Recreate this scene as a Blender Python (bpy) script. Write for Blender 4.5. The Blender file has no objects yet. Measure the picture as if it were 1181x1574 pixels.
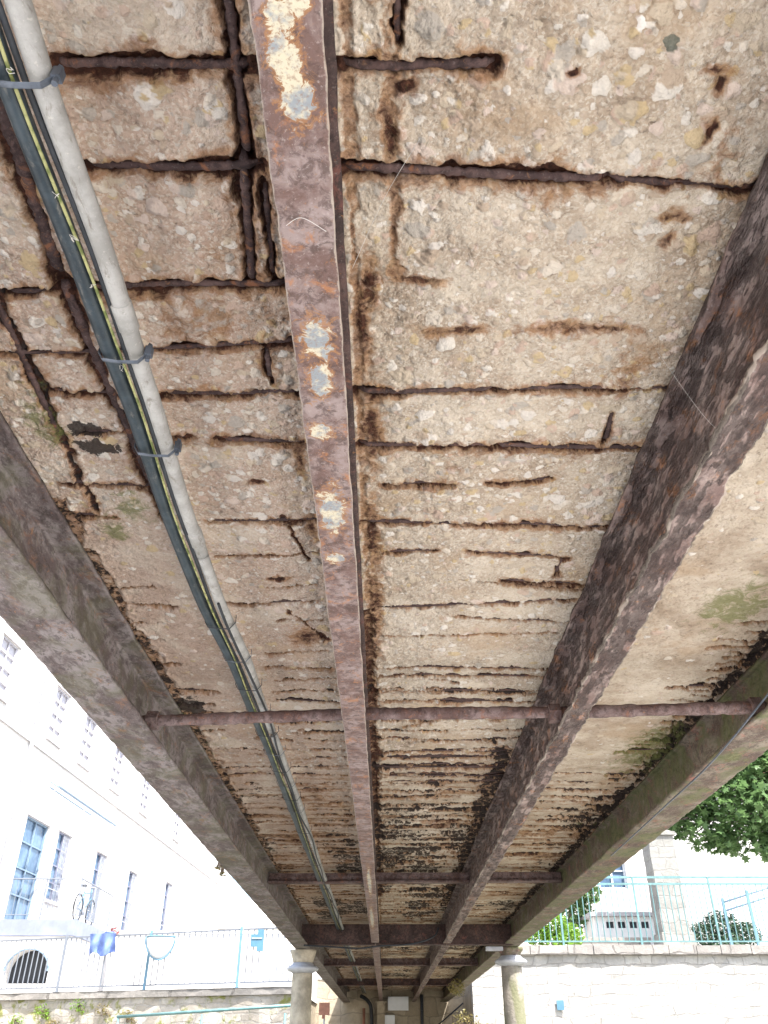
import bpy, math, random
import numpy as np
from mathutils import Vector, Matrix, Euler

# ------------------------------------------------------------------ camera, sky, sun, exposure
S = bpy.context.scene
C = S.collection
cam_data = bpy.data.cameras.new('camera')
cam = bpy.data.objects.new('camera', cam_data)
C.objects.link(cam)
cam.location = (0, 0, 0)
cam.rotation_euler = (math.radians(90 + 33.52), 0, math.radians(0.1))
cam_data.sensor_fit = 'VERTICAL'
cam_data.sensor_height = 36.0
cam_data.sensor_width = 27.0
cam_data.lens = 36.0 * 1250 / 1574
cam_data.clip_start = 0.02
cam_data.clip_end = 2000
S.camera = cam

SUN_DIR = Vector((0.34, -0.40, 0.85)).normalized()
W = bpy.data.worlds.new("World")
S.world = W
W.use_nodes = True
wt = W.node_tree
bg = wt.nodes['Background']
sky = wt.nodes.new('ShaderNodeTexSky')
sky.sky_type = 'NISHITA'
sky.sun_disc = False
sky.sun_elevation = math.asin(SUN_DIR.z)
sky.sun_rotation = math.atan2(SUN_DIR.x, SUN_DIR.y)
sky.dust_density = 3.0
sky.air_density = 1.2
wt.links.new(sky.outputs[0], bg.inputs[0])
bg.inputs[1].default_value = 0.14
sun_d = bpy.data.lights.new('sun', 'SUN')
sun_d.energy = 4.2
sun_d.angle = math.radians(0.5)
sun_d.color = (1, 0.97, 0.93)
sun = bpy.data.objects.new('sun', sun_d)
C.objects.link(sun)
sun.rotation_euler = SUN_DIR.to_track_quat('Z', 'Y').to_euler()
S.view_settings.view_transform = 'Standard'
S.view_settings.look = 'None'
S.view_settings.gamma = 1
S.view_settings.use_curve_mapping = False
S.view_settings.exposure = 2.05
S.cycles.max_bounces = 8
S.cycles.diffuse_bounces = 5

rnd = random.Random(7)
GROUND = -1.6
H = 1.3            # underside of the slab above the lens

# ------------------------------------------------------------------ numpy noise
def _hash(ix, iy, seed):
    h = (ix.astype(np.int64) * 374761393 + iy.astype(np.int64) * 668265263 + seed * 1442695041) & 0xFFFFFFFF
    h = ((h ^ (h >> 13)) * 1274126177) & 0xFFFFFFFF
    h = h ^ (h >> 16)
    return (h & 0xFFFFFF).astype(np.float64) / 0xFFFFFF

def vnoise(x, y, seed=0):
    ix = np.floor(x); iy = np.floor(y)
    fx = x - ix; fy = y - iy
    fx = fx * fx * (3 - 2 * fx); fy = fy * fy * (3 - 2 * fy)
    a = _hash(ix, iy, seed); b = _hash(ix + 1, iy, seed)
    c = _hash(ix, iy + 1, seed); d = _hash(ix + 1, iy + 1, seed)
    return (a + (b - a) * fx) * (1 - fy) + (c + (d - c) * fx) * fy

def fbm(x, y, seed=0, octv=4):
    s = 0; a = 0.5; t = 0
    for i in range(octv):
        s = s + a * vnoise(x, y, seed + i * 17); t += a
        x = x * 2.03 + 5.1; y = y * 2.03 + 1.7; a *= 0.55
    return s / t

def sstep(a, b, x):
    t = np.clip((x - a) / (b - a), 0, 1)
    return t * t * (3 - 2 * t)

# ------------------------------------------------------------------ mesh helpers
class MB:
    def __init__(self):
        self.v = []; self.f = []; self.m = []
    def add(self, vs, fs, mi=0):
        o = len(self.v)
        self.v += [tuple(p) for p in vs]
        self.f += [tuple(i + o for i in f) for f in fs]
        self.m += [mi] * len(fs)
    def box(self, x0, x1, y0, y1, z0, z1, mi=0, M=None):
        vs = [Vector((x, y, z)) for z in (z0, z1) for y in (y0, y1) for x in (x0, x1)]
        if M is not None: vs = [M @ p for p in vs]
        self.add(vs, [(0, 2, 3, 1), (4, 5, 7, 6), (0, 1, 5, 4), (2, 6, 7, 3), (0, 4, 6, 2), (1, 3, 7, 5)], mi)
    def tube(self, pts, r, n=8, mi=0, caps=True, sq=1.0):
        pts = [Vector(p) for p in pts]
        rs = r if isinstance(r, (list, tuple)) else [r] * len(pts)
        rings = []
        up0 = None
        for i, p in enumerate(pts):
            a = pts[max(i - 1, 0)]; b = pts[min(i + 1, len(pts) - 1)]
            t = (b - a).normalized()
            if up0 is None:
                up0 = Vector((0, 0, 1)) if abs(t.z) < 0.9 else Vector((1, 0, 0))
            sd = t.cross(up0).normalized(); up0 = sd.cross(t).normalized()
            rings.append([p + (sd * math.cos(2 * math.pi * k / n) + up0 * math.sin(2 * math.pi * k / n) * sq) * rs[i] for k in range(n)])
        vs = [q for rg in rings for q in rg]
        fs = []
        for i in range(len(pts) - 1):
            for k in range(n):
                k2 = (k + 1) % n
                fs.append((i * n + k, i * n + k2, (i + 1) * n + k2, (i + 1) * n + k))
        if caps:
            fs.append(tuple(range(n))[::-1]); fs.append(tuple((len(pts) - 1) * n + k for k in range(n)))
        self.add(vs, fs, mi)
    def bar(self, a, b, w, h=None, mi=0):
        a = Vector(a); b = Vector(b); h = h or w
        t = (b - a).normalized()
        up = Vector((0, 0, 1)) if abs(t.z) < 0.95 else Vector((0, 1, 0))
        s = t.cross(up).normalized(); u = s.cross(t).normalized()
        vs = []
        for p in (a, b):
            for i, j in ((-1, -1), (1, -1), (1, 1), (-1, 1)):
                vs.append(p + s * i * w / 2 + u * j * h / 2)
        self.add(vs, [(0, 1, 2, 3)[::-1], (4, 5, 6, 7), (0, 1, 5, 4), (1, 2, 6, 5), (2, 3, 7, 6), (3, 0, 4, 7)], mi)
    def lathe(self, prof, cx, cy, n=24, mi=0, wob=None):
        vs = []
        for r, z in prof:
            for k in range(n):
                a = 2 * math.pi * k / n
                rr = r * (1 + (wob(a, z) if wob else 0))
                vs.append((cx + rr * math.cos(a), cy + rr * math.sin(a), z))
        fs = []
        for i in range(len(prof) - 1):
            for k in range(n):
                k2 = (k + 1) % n
                fs.append((i * n + k, i * n + k2, (i + 1) * n + k2, (i + 1) * n + k))
        fs.append(tuple(range(n))[::-1]); fs.append(tuple((len(prof) - 1) * n + k for k in range(n)))
        self.add(vs, fs, mi)
    def build(self, name, mats, parent=None, smooth=False, label=None):
        me = bpy.data.meshes.new(name)
        me.from_pydata(self.v, [], self.f)
        for m in (mats if isinstance(mats, (list, tuple)) else [mats]): me.materials.append(m)
        if any(self.m): me.polygons.foreach_set('material_index', self.m)
        if smooth: me.polygons.foreach_set('use_smooth', [True] * len(self.f))
        me.update()
        o = bpy.data.objects.new(name, me)
        C.objects.link(o)
        if parent: o.parent = parent
        if label: o['label'] = label
        return o

def tag(o, label=None, cat=None, group=None, kind=None):
    if label: o['label'] = label
    if cat: o['category'] = cat
    if group: o['group'] = group
    if kind: o['kind'] = kind
    return o

def empty(name, loc, rz=0, label=None, cat=None, group=None):
    o = bpy.data.objects.new(name, None)
    C.objects.link(o)
    o.location = loc; o.rotation_euler = (0, 0, rz)
    o.empty_display_size = 0.2
    return tag(o, label, cat, group)

def copy_tree(o, parent=None):
    c = o.copy(); C.objects.link(c)
    if parent: c.parent = parent
    for ch in list(o.children): copy_tree(ch, c)
    return c

# ------------------------------------------------------------------ material helpers
class NT:
    def __init__(self, name):
        self.m = bpy.data.materials.new(name); self.m.use_nodes = True
        self.t = self.m.node_tree; self.b = self.t.nodes['Principled BSDF']
        self.co = self.t.nodes.new('ShaderNodeTexCoord').outputs['Object']
    def n(self, typ, **kw):
        nd = self.t.nodes.new('ShaderNode' + typ)
        for k, v in kw.items():
            if k.startswith('p_'): setattr(nd, k[2:], v)
            else:
                key = int(k[1:]) if k[0] == 'i' and k[1:].isdigit() else k.replace('_', ' ')
                self.set(nd.inputs[key], v)
        return nd
    def set(self, inp, v):
        if isinstance(v, bpy.types.NodeSocket): self.t.links.new(v, inp)
        else: inp.default_value = v
    def noise(self, scale, detail=4, rough=.6, dist=0, vec=None):
        return self.n('TexNoise', Vector=vec or self.co, Scale=scale, Detail=detail, Roughness=rough, Distortion=dist).outputs['Fac']
    def vor(self, scale, vec=None, feat='F1', out='Distance', rnd=1.0):
        return self.n('TexVoronoi', p_feature=feat, Vector=vec or self.co, Scale=scale, Randomness=rnd).outputs[out]
    def map(self, scale=(1, 1, 1), vec=None, loc=(0, 0, 0)):
        return self.n('Mapping', Vector=vec or self.co, Scale=scale, Location=loc).outputs[0]
    def ramp(self, x, a, b, lo=0.0, hi=1.0):
        return self.n('MapRange', Value=x, From_Min=a, From_Max=b, To_Min=lo, To_Max=hi, p_interpolation_type='SMOOTHSTEP').outputs[0]
    def math(self, op, a, b=0.0, clamp=False):
        nd = self.n('Math', p_operation=op, p_use_clamp=clamp)
        self.set(nd.inputs[0], a); self.set(nd.inputs[1], b)
        return nd.outputs[0]
    def mix(self, f, a, b, mode='MIX'):
        nd = self.t.nodes.new('ShaderNodeMix'); nd.data_type = 'RGBA'; nd.blend_type = mode
        self.set(nd.inputs['Factor'], f)
        for s, v in (('A', a), ('B', b)):
            inp = [i for i in nd.inputs if i.name == s and i.type == 'RGBA'][0]
            self.set(inp, v if isinstance(v, bpy.types.NodeSocket) else tuple(v) + (1,) if len(v) == 3 else v)
        return [o for o in nd.outputs if o.type == 'RGBA'][0]
    def attr(self, name):
        nd = self.t.nodes.new('ShaderNodeAttribute'); nd.attribute_name = name
        return nd
    def sep(self, col):
        return self.n('SeparateColor', Color=col).outputs
    def cramp(self, x, stops):
        nd = self.n('ValToRGB', Fac=x)
        el = nd.color_ramp.elements
        while len(el) < len(stops): el.new(0.5)
        for e, (p, c) in zip(el, stops): e.position = p; e.color = tuple(c) + (1,)
        return nd.outputs['Color']
    def bump(self, h, dist, strength=1.0, prev=None):
        nd = self.n('Bump', Height=h, Distance=dist, Strength=strength)
        if prev is not None: self.set(nd.inputs['Normal'], prev)
        return nd.outputs[0]
    def done(self, col, rough=.85, nrm=None, spec=.3, metal=0.0, transl=0):
        self.set(self.b.inputs['Base Color'], col if isinstance(col, bpy.types.NodeSocket) else tuple(col) + (1,))
        self.set(self.b.inputs['Roughness'], rough)
        self.b.inputs['Specular IOR Level'].default_value = spec
        self.b.inputs['Metallic'].default_value = metal
        if nrm is not None: self.set(self.b.inputs['Normal'], nrm)
        return self.m

def simple(name, c, rough=.7, var=.25, scale=6, spec=.3, bump=0.0, metal=0.0):
    t = NT(name)
    f = t.noise(scale, 5, .65)
    col = t.mix(t.ramp(f, .3, .7), [x * (1 - var) for x in c], [min(1, x * (1 + var)) for x in c])
    nrm = t.bump(t.noise(scale * 6, 4), bump) if bump else None
    return t.done(col, rough, nrm, spec, metal)

# ---- concrete of the slab
def mat_concrete():
    t = NT('pebbly_concrete')
    big = t.noise(1.6, 5, .6)
    mid = t.noise(9, 6, .65, .3)
    fine = t.noise(75, 5, .7)
    xyz = t.n('SeparateXYZ', Vector=t.co).outputs
    col = t.cramp(t.math('ADD', t.math('MULTIPLY', mid, .6), t.math('MULTIPLY', big, .4)),
                  [(.30, (.215, .155, .105)), (.44, (.365, .292, .22)), (.56, (.475, .402, .318)), (.72, (.58, .515, .44))])
    pink = t.ramp(xyz[0], .05, -.35)
    col = t.mix(t.math('MULTIPLY', pink, .6), col, (.42, .29, .23))
    # small aggregate: random tone per cell
    wv = t.n('VectorMath', p_operation='ADD'); t.set(wv.inputs[0], t.co)
    nz = t.n('TexNoise', Vector=t.co, Scale=40.0, Detail=2.0).outputs['Color']
    sc = t.n('VectorMath', p_operation='SCALE'); t.set(sc.inputs[0], nz); sc.inputs['Scale'].default_value = .012
    t.set(wv.inputs[1], sc.outputs[0])
    cell = t.n('TexVoronoi', Vector=wv.outputs[0], Scale=95.0)
    cs = t.sep(cell.outputs['Color'])
    dsh = t.ramp(cell.outputs['Distance'], .15, .55, 1, 0)
    att = t.attr('msk'); ms = t.sep(att.outputs['Color'])
    rough_amt = t.math('SUBTRACT', 1.0, att.outputs['Alpha'], True)
    tone = t.cramp(cs[0], [(0, (.20, .15, .11)), (.3, (.38, .30, .22)), (.6, (.50, .44, .36)), (.85, (.62, .57, .50)), (1, (.42, .28, .22))])
    col = t.mix(t.math('MULTIPLY', t.math('MULTIPLY', dsh, .33), rough_amt), col, tone)
    cell2 = t.n('TexVoronoi', Vector=wv.outputs[0], Scale=210.0)
    c2 = t.sep(cell2.outputs['Color'])
    col = t.mix(t.math('MULTIPLY', t.ramp(c2[1], .45, 1.0), t.math('MULTIPLY', rough_amt, .5)), col, (.60, .55, .47))
    # fine dirt in the matrix
    col = t.mix(t.ramp(fine, .50, .34, 0, .45), col, (.16, .115, .08))
    grit = t.noise(34, 6, .75, 1.0, t.map(loc=(4, 4, 4)))
    col = t.mix(t.ramp(grit, .43, .33, 0, .6), col, (.11, .075, .055))
    drift = t.noise(3.3, 5, .6, .4, t.map(loc=(8, 2, 1)))
    col = t.mix(t.ramp(drift, .50, .64, 0, .42), col, (.62, .55, .45))
    col = t.mix(t.ramp(drift, .46, .34, 0, .45), col, (.38, .27, .17))
    # larger pebbles modelled in the surface
    pa = t.attr('peb')
    pm = t.math('MULTIPLY', t.ramp(t.math('ADD', pa.outputs['Alpha'], t.math('MULTIPLY', t.math('SUBTRACT', fine, .5), .7)), .3, .6), .8)
    pc = t.mix(t.ramp(fine, .3, .7), pa.outputs['Color'], (.33, .27, .2), 'MIX')
    pc = t.mix(.85, pc, pa.outputs['Color'])
    col = t.mix(pm, col, pc)
    nn = t.noise(28, 6, .7, .6)
    nd = t.math('MULTIPLY', t.math('SUBTRACT', nn, .5), 1.5)
    n2 = t.math('MULTIPLY', t.math('SUBTRACT', fine, .5), .5)
    jit = t.math('ADD', nd, n2)
    r = t.math('ADD', ms[0], jit)
    stain = t.ramp(r, .18, .55)
    ox = t.cramp(t.noise(22, 4, .7), [(.3, (.13, .055, .028)), (.5, (.26, .125, .05)), (.7, (.31, .18, .08))])
    col = t.mix(t.math('MULTIPLY', stain, .74), col, ox)
    core = t.ramp(r, .50, .85)
    col = t.mix(core, col, t.cramp(fine, [(.35, (.022, .011, .009)), (.6, (.075, .032, .02)), (.75, (.17, .075, .035))]))
    g = t.math('ADD', ms[1], t.math('MULTIPLY', jit, 1.25))
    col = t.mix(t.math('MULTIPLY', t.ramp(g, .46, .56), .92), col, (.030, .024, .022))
    b = t.math('ADD', ms[2], t.math('MULTIPLY', t.math('SUBTRACT', t.noise(16, 7, .78, 1.0, t.map(loc=(1, 5, 1))), .52), 3.0))
    col = t.mix(t.math('MULTIPLY', t.ramp(b, .3, .8), .75), col, t.mix(fine, (.07, .095, .02), (.20, .20, .075)))
    h = t.math('ADD', t.math('MULTIPLY', fine, 1.0), t.math('MULTIPLY', dsh, .35))
    nrm = t.bump(h, .005, .8)
    nrm = t.bump(t.math('ADD', nn, t.math('MULTIPLY', grit, .8)), .012, .8, nrm)
    return t.done(col, .93, nrm, .15)

# ---- rusty rolled steel
def mat_steel(name, base=(.105, .066, .058), light=(.235, .20, .19), orange=(.30, .13, .055), moss=0.0, pits=0.0, stretch=1.0, grey=.5, sw=1.0):
    t = NT(name)
    v = t.map((1, stretch, 1))
    n1 = t.noise(9, 7, .72, .4 * sw, v)
    n2 = t.noise(38, 6, .72, .5 * sw, v)
    n3 = t.noise(160, 4, .7, 0, v)
    col = t.mix(t.ramp(n1, .40, .62), base, light)
    col = t.mix(t.ramp(n2, .46, .62, 0, .75), col, [c * .5 for c in base])
    no = t.noise(17, 7, .76, .8 * sw, t.map((1, stretch, 1), loc=(3, 1, 7)))
    col = t.mix(t.ramp(no, .54, .66, 0, .75), col, orange)
    col = t.mix(t.ramp(n3, .56, .72, 0, grey), col, (.36, .32, .30))
    at = t.attr('edg'); es = t.sep(at.outputs['Color'])
    jit = t.math('SUBTRACT', t.noise(42, 6, .72, .8), .5)
    pt = t.math('ADD', es[0], t.math('MULTIPLY', jit, 2.0))
    col = t.mix(t.ramp(pt, .22, .42, 0, .75), col, (.26, .125, .05))
    pcol = t.mix(t.ramp(t.noise(30, 4), .42, .6), (.44, .40, .30), (.20, .22, .235))
    pcol = t.mix(t.ramp(n3, .50, .64, 0, .6), pcol, (.20, .12, .08))
    pm = t.ramp(pt, .44, .54)
    col = t.mix(pm, col, pcol)
    ed = t.math('ADD', es[1], t.math('MULTIPLY', t.math('SUBTRACT', n2, .5), 1.3))
    col = t.mix(t.ramp(ed, .72, 1.0, 0, .7), col, (.36, .31, .26))
    if moss:
        mm = t.noise(4.5, 6, .7, .5, t.map((1, 1, 1), loc=(9, 4, 2)))
        col = t.mix(t.math('MULTIPLY', t.ramp(mm, .44, .60), moss), col, t.mix(t.ramp(n2, .35, .65), (.04, .055, .015), (.13, .13, .06)))
    h = t.math('ADD', t.math('MULTIPLY', n2, .7), t.math('MULTIPLY', n3, .35))
    nrm = t.bump(h, .006 if sw == 0 else .0045, .95)
    if pits:
        pv = t.map((1, .24, 1))
        p = t.n('TexNoise', Vector=pv, Scale=34.0, Detail=6.0, Roughness=.68, Distortion=.15).outputs['Fac']
        pit = t.ramp(p, .575, .625)
        col = t.mix(t.math('MULTIPLY', pit, pits), col, (.030, .018, .016))
        nrm = t.bump(t.math('SUBTRACT', 1.0, t.ramp(p, .45, .62)), .02, 1.0, nrm)
    return t.done(col, .78, nrm, .3)

def mat_stone(name, a, b, joint, sx=.42, sz=.22, mort=.02, rot=False, plants=0.0):
    t = NT(name)
    # world position run along the wall face, warped so courses are not ruled
    wn = t.n('TexNoise', Vector=t.co, Scale=1.7, Detail=3.0).outputs['Color']
    s = t.n('VectorMath', p_operation='SCALE'); t.set(s.inputs[0], wn); s.inputs['Scale'].default_value = .30
    ad = t.n('VectorMath', p_operation='ADD'); t.set(ad.inputs[0], t.co); t.set(ad.inputs[1], s.outputs[0])
    xyz = t.n('SeparateXYZ', Vector=ad.outputs[0]).outputs
    hx = t.math('ADD', xyz[0], xyz[1])
    cv = t.n('CombineXYZ', X=hx, Y=xyz[2], Z=0.0).outputs[0]
    br = t.n('TexBrick', Vector=cv, Color1=tuple(a) + (1,), Color2=tuple(b) + (1,), Mortar=tuple(joint) + (1,), Scale=1.0,
             Mortar_Size=mort, Mortar_Smooth=.3, Brick_Width=sx, Row_Height=sz, p_offset=.43, p_squash=.7, p_squash_frequency=3)
    n = t.noise(12, 6, .7); n1 = t.noise(1.6, 5, .6)
    col = t.mix(t.ramp(n, .3, .7, 0, .45), br.outputs['Color'], [c * .55 for c in a])
    col = t.mix(t.ramp(n1, .45, .68, 0, .5), col, [c * .7 for c in b])
    if plants:
        col = t.mix(t.math('MULTIPLY', t.ramp(t.noise(2.6, 6, .7, .5, t.map(loc=(5, 2, 1))), .52, .62), plants), col, (.16, .17, .04))
    nrm = t.bump(t.math('SUBTRACT', n, br.outputs['Fac']), .02, .8)
    return t.done(col, .9, nrm, .2)

M = {}
M['concrete'] = mat_concrete()
M['steel_c'] = mat_steel('rusty_painted_steel', (.115, .070, .060), (.23, .18, .17), pits=0, grey=.5)
M['steel_rm'] = mat_steel('pitted_rusty_steel', (.13, .085, .075), (.25, .195, .175), pits=.9, stretch=.55, sw=.0)
M['steel_lo'] = mat_steel('weathered_grey_steel', (.085, .064, .062), (.20, .175, .172), moss=.3, orange=(.17, .09, .055), grey=.35, stretch=.5)
M['steel_ro'] = mat_steel('mossy_rusty_steel', (.085, .058, .046), (.18, .155, .12), moss=.85, orange=(.24, .09, .07), stretch=.6)
M['rust'] = mat_steel('rusted_bar', (.040, .023, .022), (.095, .058, .052), orange=(.20, .08, .035), grey=.2)
M['girder'] = mat_steel('dark_rusted_plate_and_web_shade', (.035, .022, .02), (.075, .045, .04), orange=(.13, .05, .04), grey=.25)
M['tie'] = mat_steel('rusted_tie_steel', (.075, .043, .038), (.15, .11, .105), orange=(.16, .07, .04), grey=.3)
M['col'] = simple('mottled_plaster', (.34, .30, .235), .9, .35, 5, .2, .01)
M['colgreen'] = None
t = NT('algae_streaked_plaster')
_f = t.noise(5, 5, .65)
_c = t.mix(t.ramp(_f, .35, .68), (.17, .155, .135), (.30, .27, .235))
_c = t.mix(t.ramp(t.noise(2.2, 5, .6, .3, t.map((2, 2, .5))), .46, .6, 0, .8), _c, (.12, .125, .065))
M['colgreen'] = t.done(_c, .9, t.bump(t.noise(40, 4), .008), .2)
t = NT('dark_teal_plastic')
_c = t.mix(t.ramp(t.noise(12, 6, .7), .35, .65), (.012, .020, .026), (.032, .046, .056))
_c = t.mix(t.ramp(t.noise(60, 5, .75, .4, t.map((1, .4, 1))), .56, .70, 0, .5), _c, (.16, .15, .13))
M['dark_pipe'] = t.done(_c, .5, t.bump(t.noise(90, 4), .001, .5), .4)
t = NT('dusty_grey_plastic')
_c = t.mix(t.ramp(t.noise(14, 6, .7), .35, .65), (.23, .225, .21), (.33, .325, .31))
_c = t.mix(t.ramp(t.noise(30, 6, .75, .8, t.map((1, .35, 1), loc=(2, 2, 2))), .54, .68, 0, .75), _c, (.12, .10, .08))
_c = t.mix(t.ramp(t.noise(120, 3), .62, .72, 0, .6), _c, (.42, .40, .36))
M['grey_pipe'] = t.done(_c, .6, t.bump(t.noise(90, 4), .001, .5), .35)
M['black'] = simple('black_rubber', (.022, .025, .03), .6, .3, 20)
t = NT('green_yellow_cable')
_w = t.n('TexWave', Vector=t.map((1, 1, 1)), Scale=6.0, Distortion=1.0, p_bands_direction='X').outputs['Fac']
M['cable'] = t.done(t.mix(t.ramp(t.noise(30, 3), .4, .6), (.10, .12, .03), (.30, .29, .13)), .5, None, .4)
M['clamp'] = simple('dull_blue_grey_clamp', (.075, .088, .11), .5, .4, 30, .5, metal=.3)
M['house'] = simple('white_render', (.52, .51, .50), .9, .10, 1.2, .2, .002)
M['house2'] = simple('cream_render', (.66, .62, .56), .9, .06, .8, .2, .002)
M['trim'] = simple('pale_grey_stone_trim', (.30, .29, .30), .85, .1, 3)
M['pane'] = None
t = NT('window_glass')
_g = t.mix(t.ramp(t.noise(1.5, 4, .6), .35, .65), (.05, .085, .14), (.12, .18, .27))
M['pane'] = t.done(_g, .08, None, .8)
t = NT('dark_interior'); M['dark'] = t.done(t.mix(t.noise(2, 4), (.012, .013, .02), (.05, .055, .06)), .8)
M['shutter'] = simple('lavender_grey_shutter', (.16, .17, .23), .6, .1, 10)
M['slab'] = simple('blue_grey_slab_edge', (.165, .185, .25), .8, .12, 3)
M['shutter_pale'] = simple('pale_lavender_grey_boards', (.34, .335, .37), .6, .08, 10)
M['bar_blue'] = simple('faded_blue_paint', (.15, .21, .28), .5, .15, 9, .4)
M['fence_l'] = simple('pale_blue_grey_paint', (.13, .145, .17), .5, .1, 9, .4)
M['post_l'] = simple('light_blue_paint', (.10, .19, .26), .5, .15, 9, .4)
M['fence_r'] = simple('aged_teal_paint', (.095, .185, .19), .5, .2, 9, .4)
M['blue'] = simple('blue_cloth', (.13, .19, .42), .8, .2, 6)
M['bluebox'] = simple('bright_blue_enamel', (.06, .15, .22), .4, .1, 6, .5)
M['white'] = simple('white_enamel', (.62, .64, .66), .4, .05, 6, .5)
M['tin'] = simple('dull_zinc', (.33, .34, .37), .5, .2, 9, .5)
M['stoneR'] = mat_stone('pale_rubble_stone', (.40, .385, .36), (.32, .305, .285), (.26, .245, .23), .5, .2, .012)
M['stoneL'] = mat_stone('mossy_rubble_stone', (.42, .39, .35), (.32, .285, .24), (.33, .31, .28), .31, .15, .018, plants=.9)
M['stoneA'] = mat_stone('ochre_limestone_blocks', (.42, .36, .27), (.31, .26, .19), (.27, .23, .18), .8, .36, .012)
M['cap'] = mat_stone('weathered_coping_stone', (.30, .28, .26), (.22, .205, .19), (.14, .13, .12), .9, .4, .02)
M['pillar'] = mat_stone('grey_pillar_stone', (.26, .255, .235), (.21, .205, .19), (.23, .22, .205), .5, .3, .02)
M['ground'] = simple('pale_gravel_ground', (.58, .56, .53), .95, .25, 1.5, .1, .02)
M['water'] = None
t = NT('shallow_river_water')
M['river'] = t.done(t.mix(t.ramp(t.noise(.8, 5, .6), .35, .65), (.13, .13, .10), (.24, .22, .17)), .35, t.bump(t.noise(9, 4, .5), .02, .5), .4)
M['quay'] = simple('pale_quay_paving', (.55, .52, .48), .95, .12, 2, .1, .01)
M['bark'] = simple('grey_brown_bark', (.15, .12, .095), .95, .35, 7, .1, .02)
M['roof'] = simple('clay_roof_tiles', (.32, .16, .10), .9, .3, 9, .1, .03)
def mat_leaf(name, a, b):
    t = NT(name)
    oi = t.n('ObjectInfo')
    geo = t.n('NewGeometry')
    f = t.noise(2.2, 3, .6)
    f2 = geo.outputs['Random Per Island']
    col = t.mix(t.math('ADD', t.math('MULTIPLY', f, .5), t.math('MULTIPLY', f2, .5)), a, b)
    bs = t.b
    t.done(col, .5, None, .35)
    tr = t.n('BsdfTranslucent'); t.set(tr.inputs[0], col)
    mx = t.n('MixShader'); mx.inputs[0].default_value = .45
    out = t.t.nodes['Material Output']
    t.t.links.new(bs.outputs[0], mx.inputs[1]); t.t.links.new(tr.outputs[0], mx.inputs[2]); t.t.links.new(mx.outputs[0], out.inputs[0])
    return t.m
M['leaf'] = mat_leaf('maple_leaves', (.06, .11, .04), (.15, .25, .09))
M['leaf2'] = mat_leaf('shrub_leaves', (.03, .06, .04), (.09, .15, .09))
M['leaf3'] = mat_leaf('lime_leaves', (.10, .20, .02), (.20, .34, .05))
M['leafdry'] = mat_leaf('dry_weeds', (.12, .12, .03), (.26, .20, .09))
M['web'] = simple('dusty_thread', (.5, .48, .45), .9, .1, 5)
M['pink'] = mat_leaf('pink_petals', (.22, .05, .06), (.34, .14, .13))
M['orange'] = simple('orange_tape', (.26, .12, .08), .6, .2, 9)

# ------------------------------------------------------------------ ground, quays
def sheet(name, poly, z, mat, thick=None):
    b = MB(); n = len(poly)
    if thick:
        vs = [(x, y, z) for x, y in poly] + [(x, y, z - thick) for x, y in poly]
        fs = [tuple(range(n)), tuple(range(2 * n - 1, n - 1, -1))] + [(i, i + n, (i + 1) % n + n, (i + 1) % n) for i in range(n)]
        b.add(vs, fs)
    else:
        b.add([(x, y, z) for x, y in poly], [tuple(range(n))])
    o = b.build(name, mat); o['kind'] = 'structure'
    return o
sheet('ground', [(-400, -400), (400, -400), (400, 400), (-400, 400)], GROUND, M['ground'])

sheet('river', [(-400, 4.4), (400, 4.4), (400, 21.4), (-400, 27.0)], GROUND + .012, M['river'])
# ------------------------------------------------------------------ the footbridge
bridge = empty('footbridge', (0, 0, 0), 0, 'old footbridge of rusty steel beams and crumbling pebbly concrete, seen from below', 'bridge')
Y_END = 24.3

BARS = [(-0.521,0.685,-0.212,0.682,0.0165), (-0.529,0.861,-0.219,0.861,0.0161), (-0.790,1.146,-0.682,1.142,0.0110), (-0.625,1.135,-0.199,1.125,0.0150), (-0.861,1.324,-0.641,1.320,0.0110), (-0.629,1.314,-0.194,1.288,0.0135), (-0.802,1.449,-0.619,1.456,0.0077), (-0.534,1.458,-0.198,1.451,0.0144), (-0.772,1.600,-0.590,1.592,0.0131), (-0.539,1.623,-0.498,1.623,0.0133), (-0.424,1.629,-0.201,1.645,0.0157), (-0.895,1.820,-0.630,1.836,0.0143), (-0.927,1.973,-0.788,1.983,0.0160), (-0.519,2.015,-0.192,2.008,0.0153), (-0.536,2.223,-0.205,2.195,0.0082), (-0.073,0.682,0.175,0.687,0.0150), (-0.075,0.867,0.401,0.886,0.0162), (0.401,0.886,0.678,0.907,0.0144), (-0.063,1.454,0.261,1.445,0.0165), (0.261,1.445,0.690,1.440,0.0123), (-0.068,1.653,0.285,1.658,0.0165), (0.285,1.658,0.675,1.672,0.0170), (-0.001,1.826,0.178,1.826,0.0115), (0.285,1.817,0.453,1.808,0.0089), (-0.068,2.018,0.269,2.029,0.0173), (0.269,2.029,0.659,2.050,0.0135), (-0.001,2.195,0.162,2.187,0.0130), (0.264,2.195,0.576,2.227,0.0123), (0.388,2.377,0.653,2.409,0.0109), (0.559,1.537,0.567,1.645,0.0150), (0.561,2.236,0.559,2.342,0.0137), (0.021,0.50,0.018,0.654,0.0105), (-0.228,0.45,-0.241,0.839,0.0147), (-0.248,0.839,-0.272,1.125,0.0158), (-0.217,0.890,-0.227,1.112,0.0099), (-0.265,1.314,-0.267,1.420,0.0134)]
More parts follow.
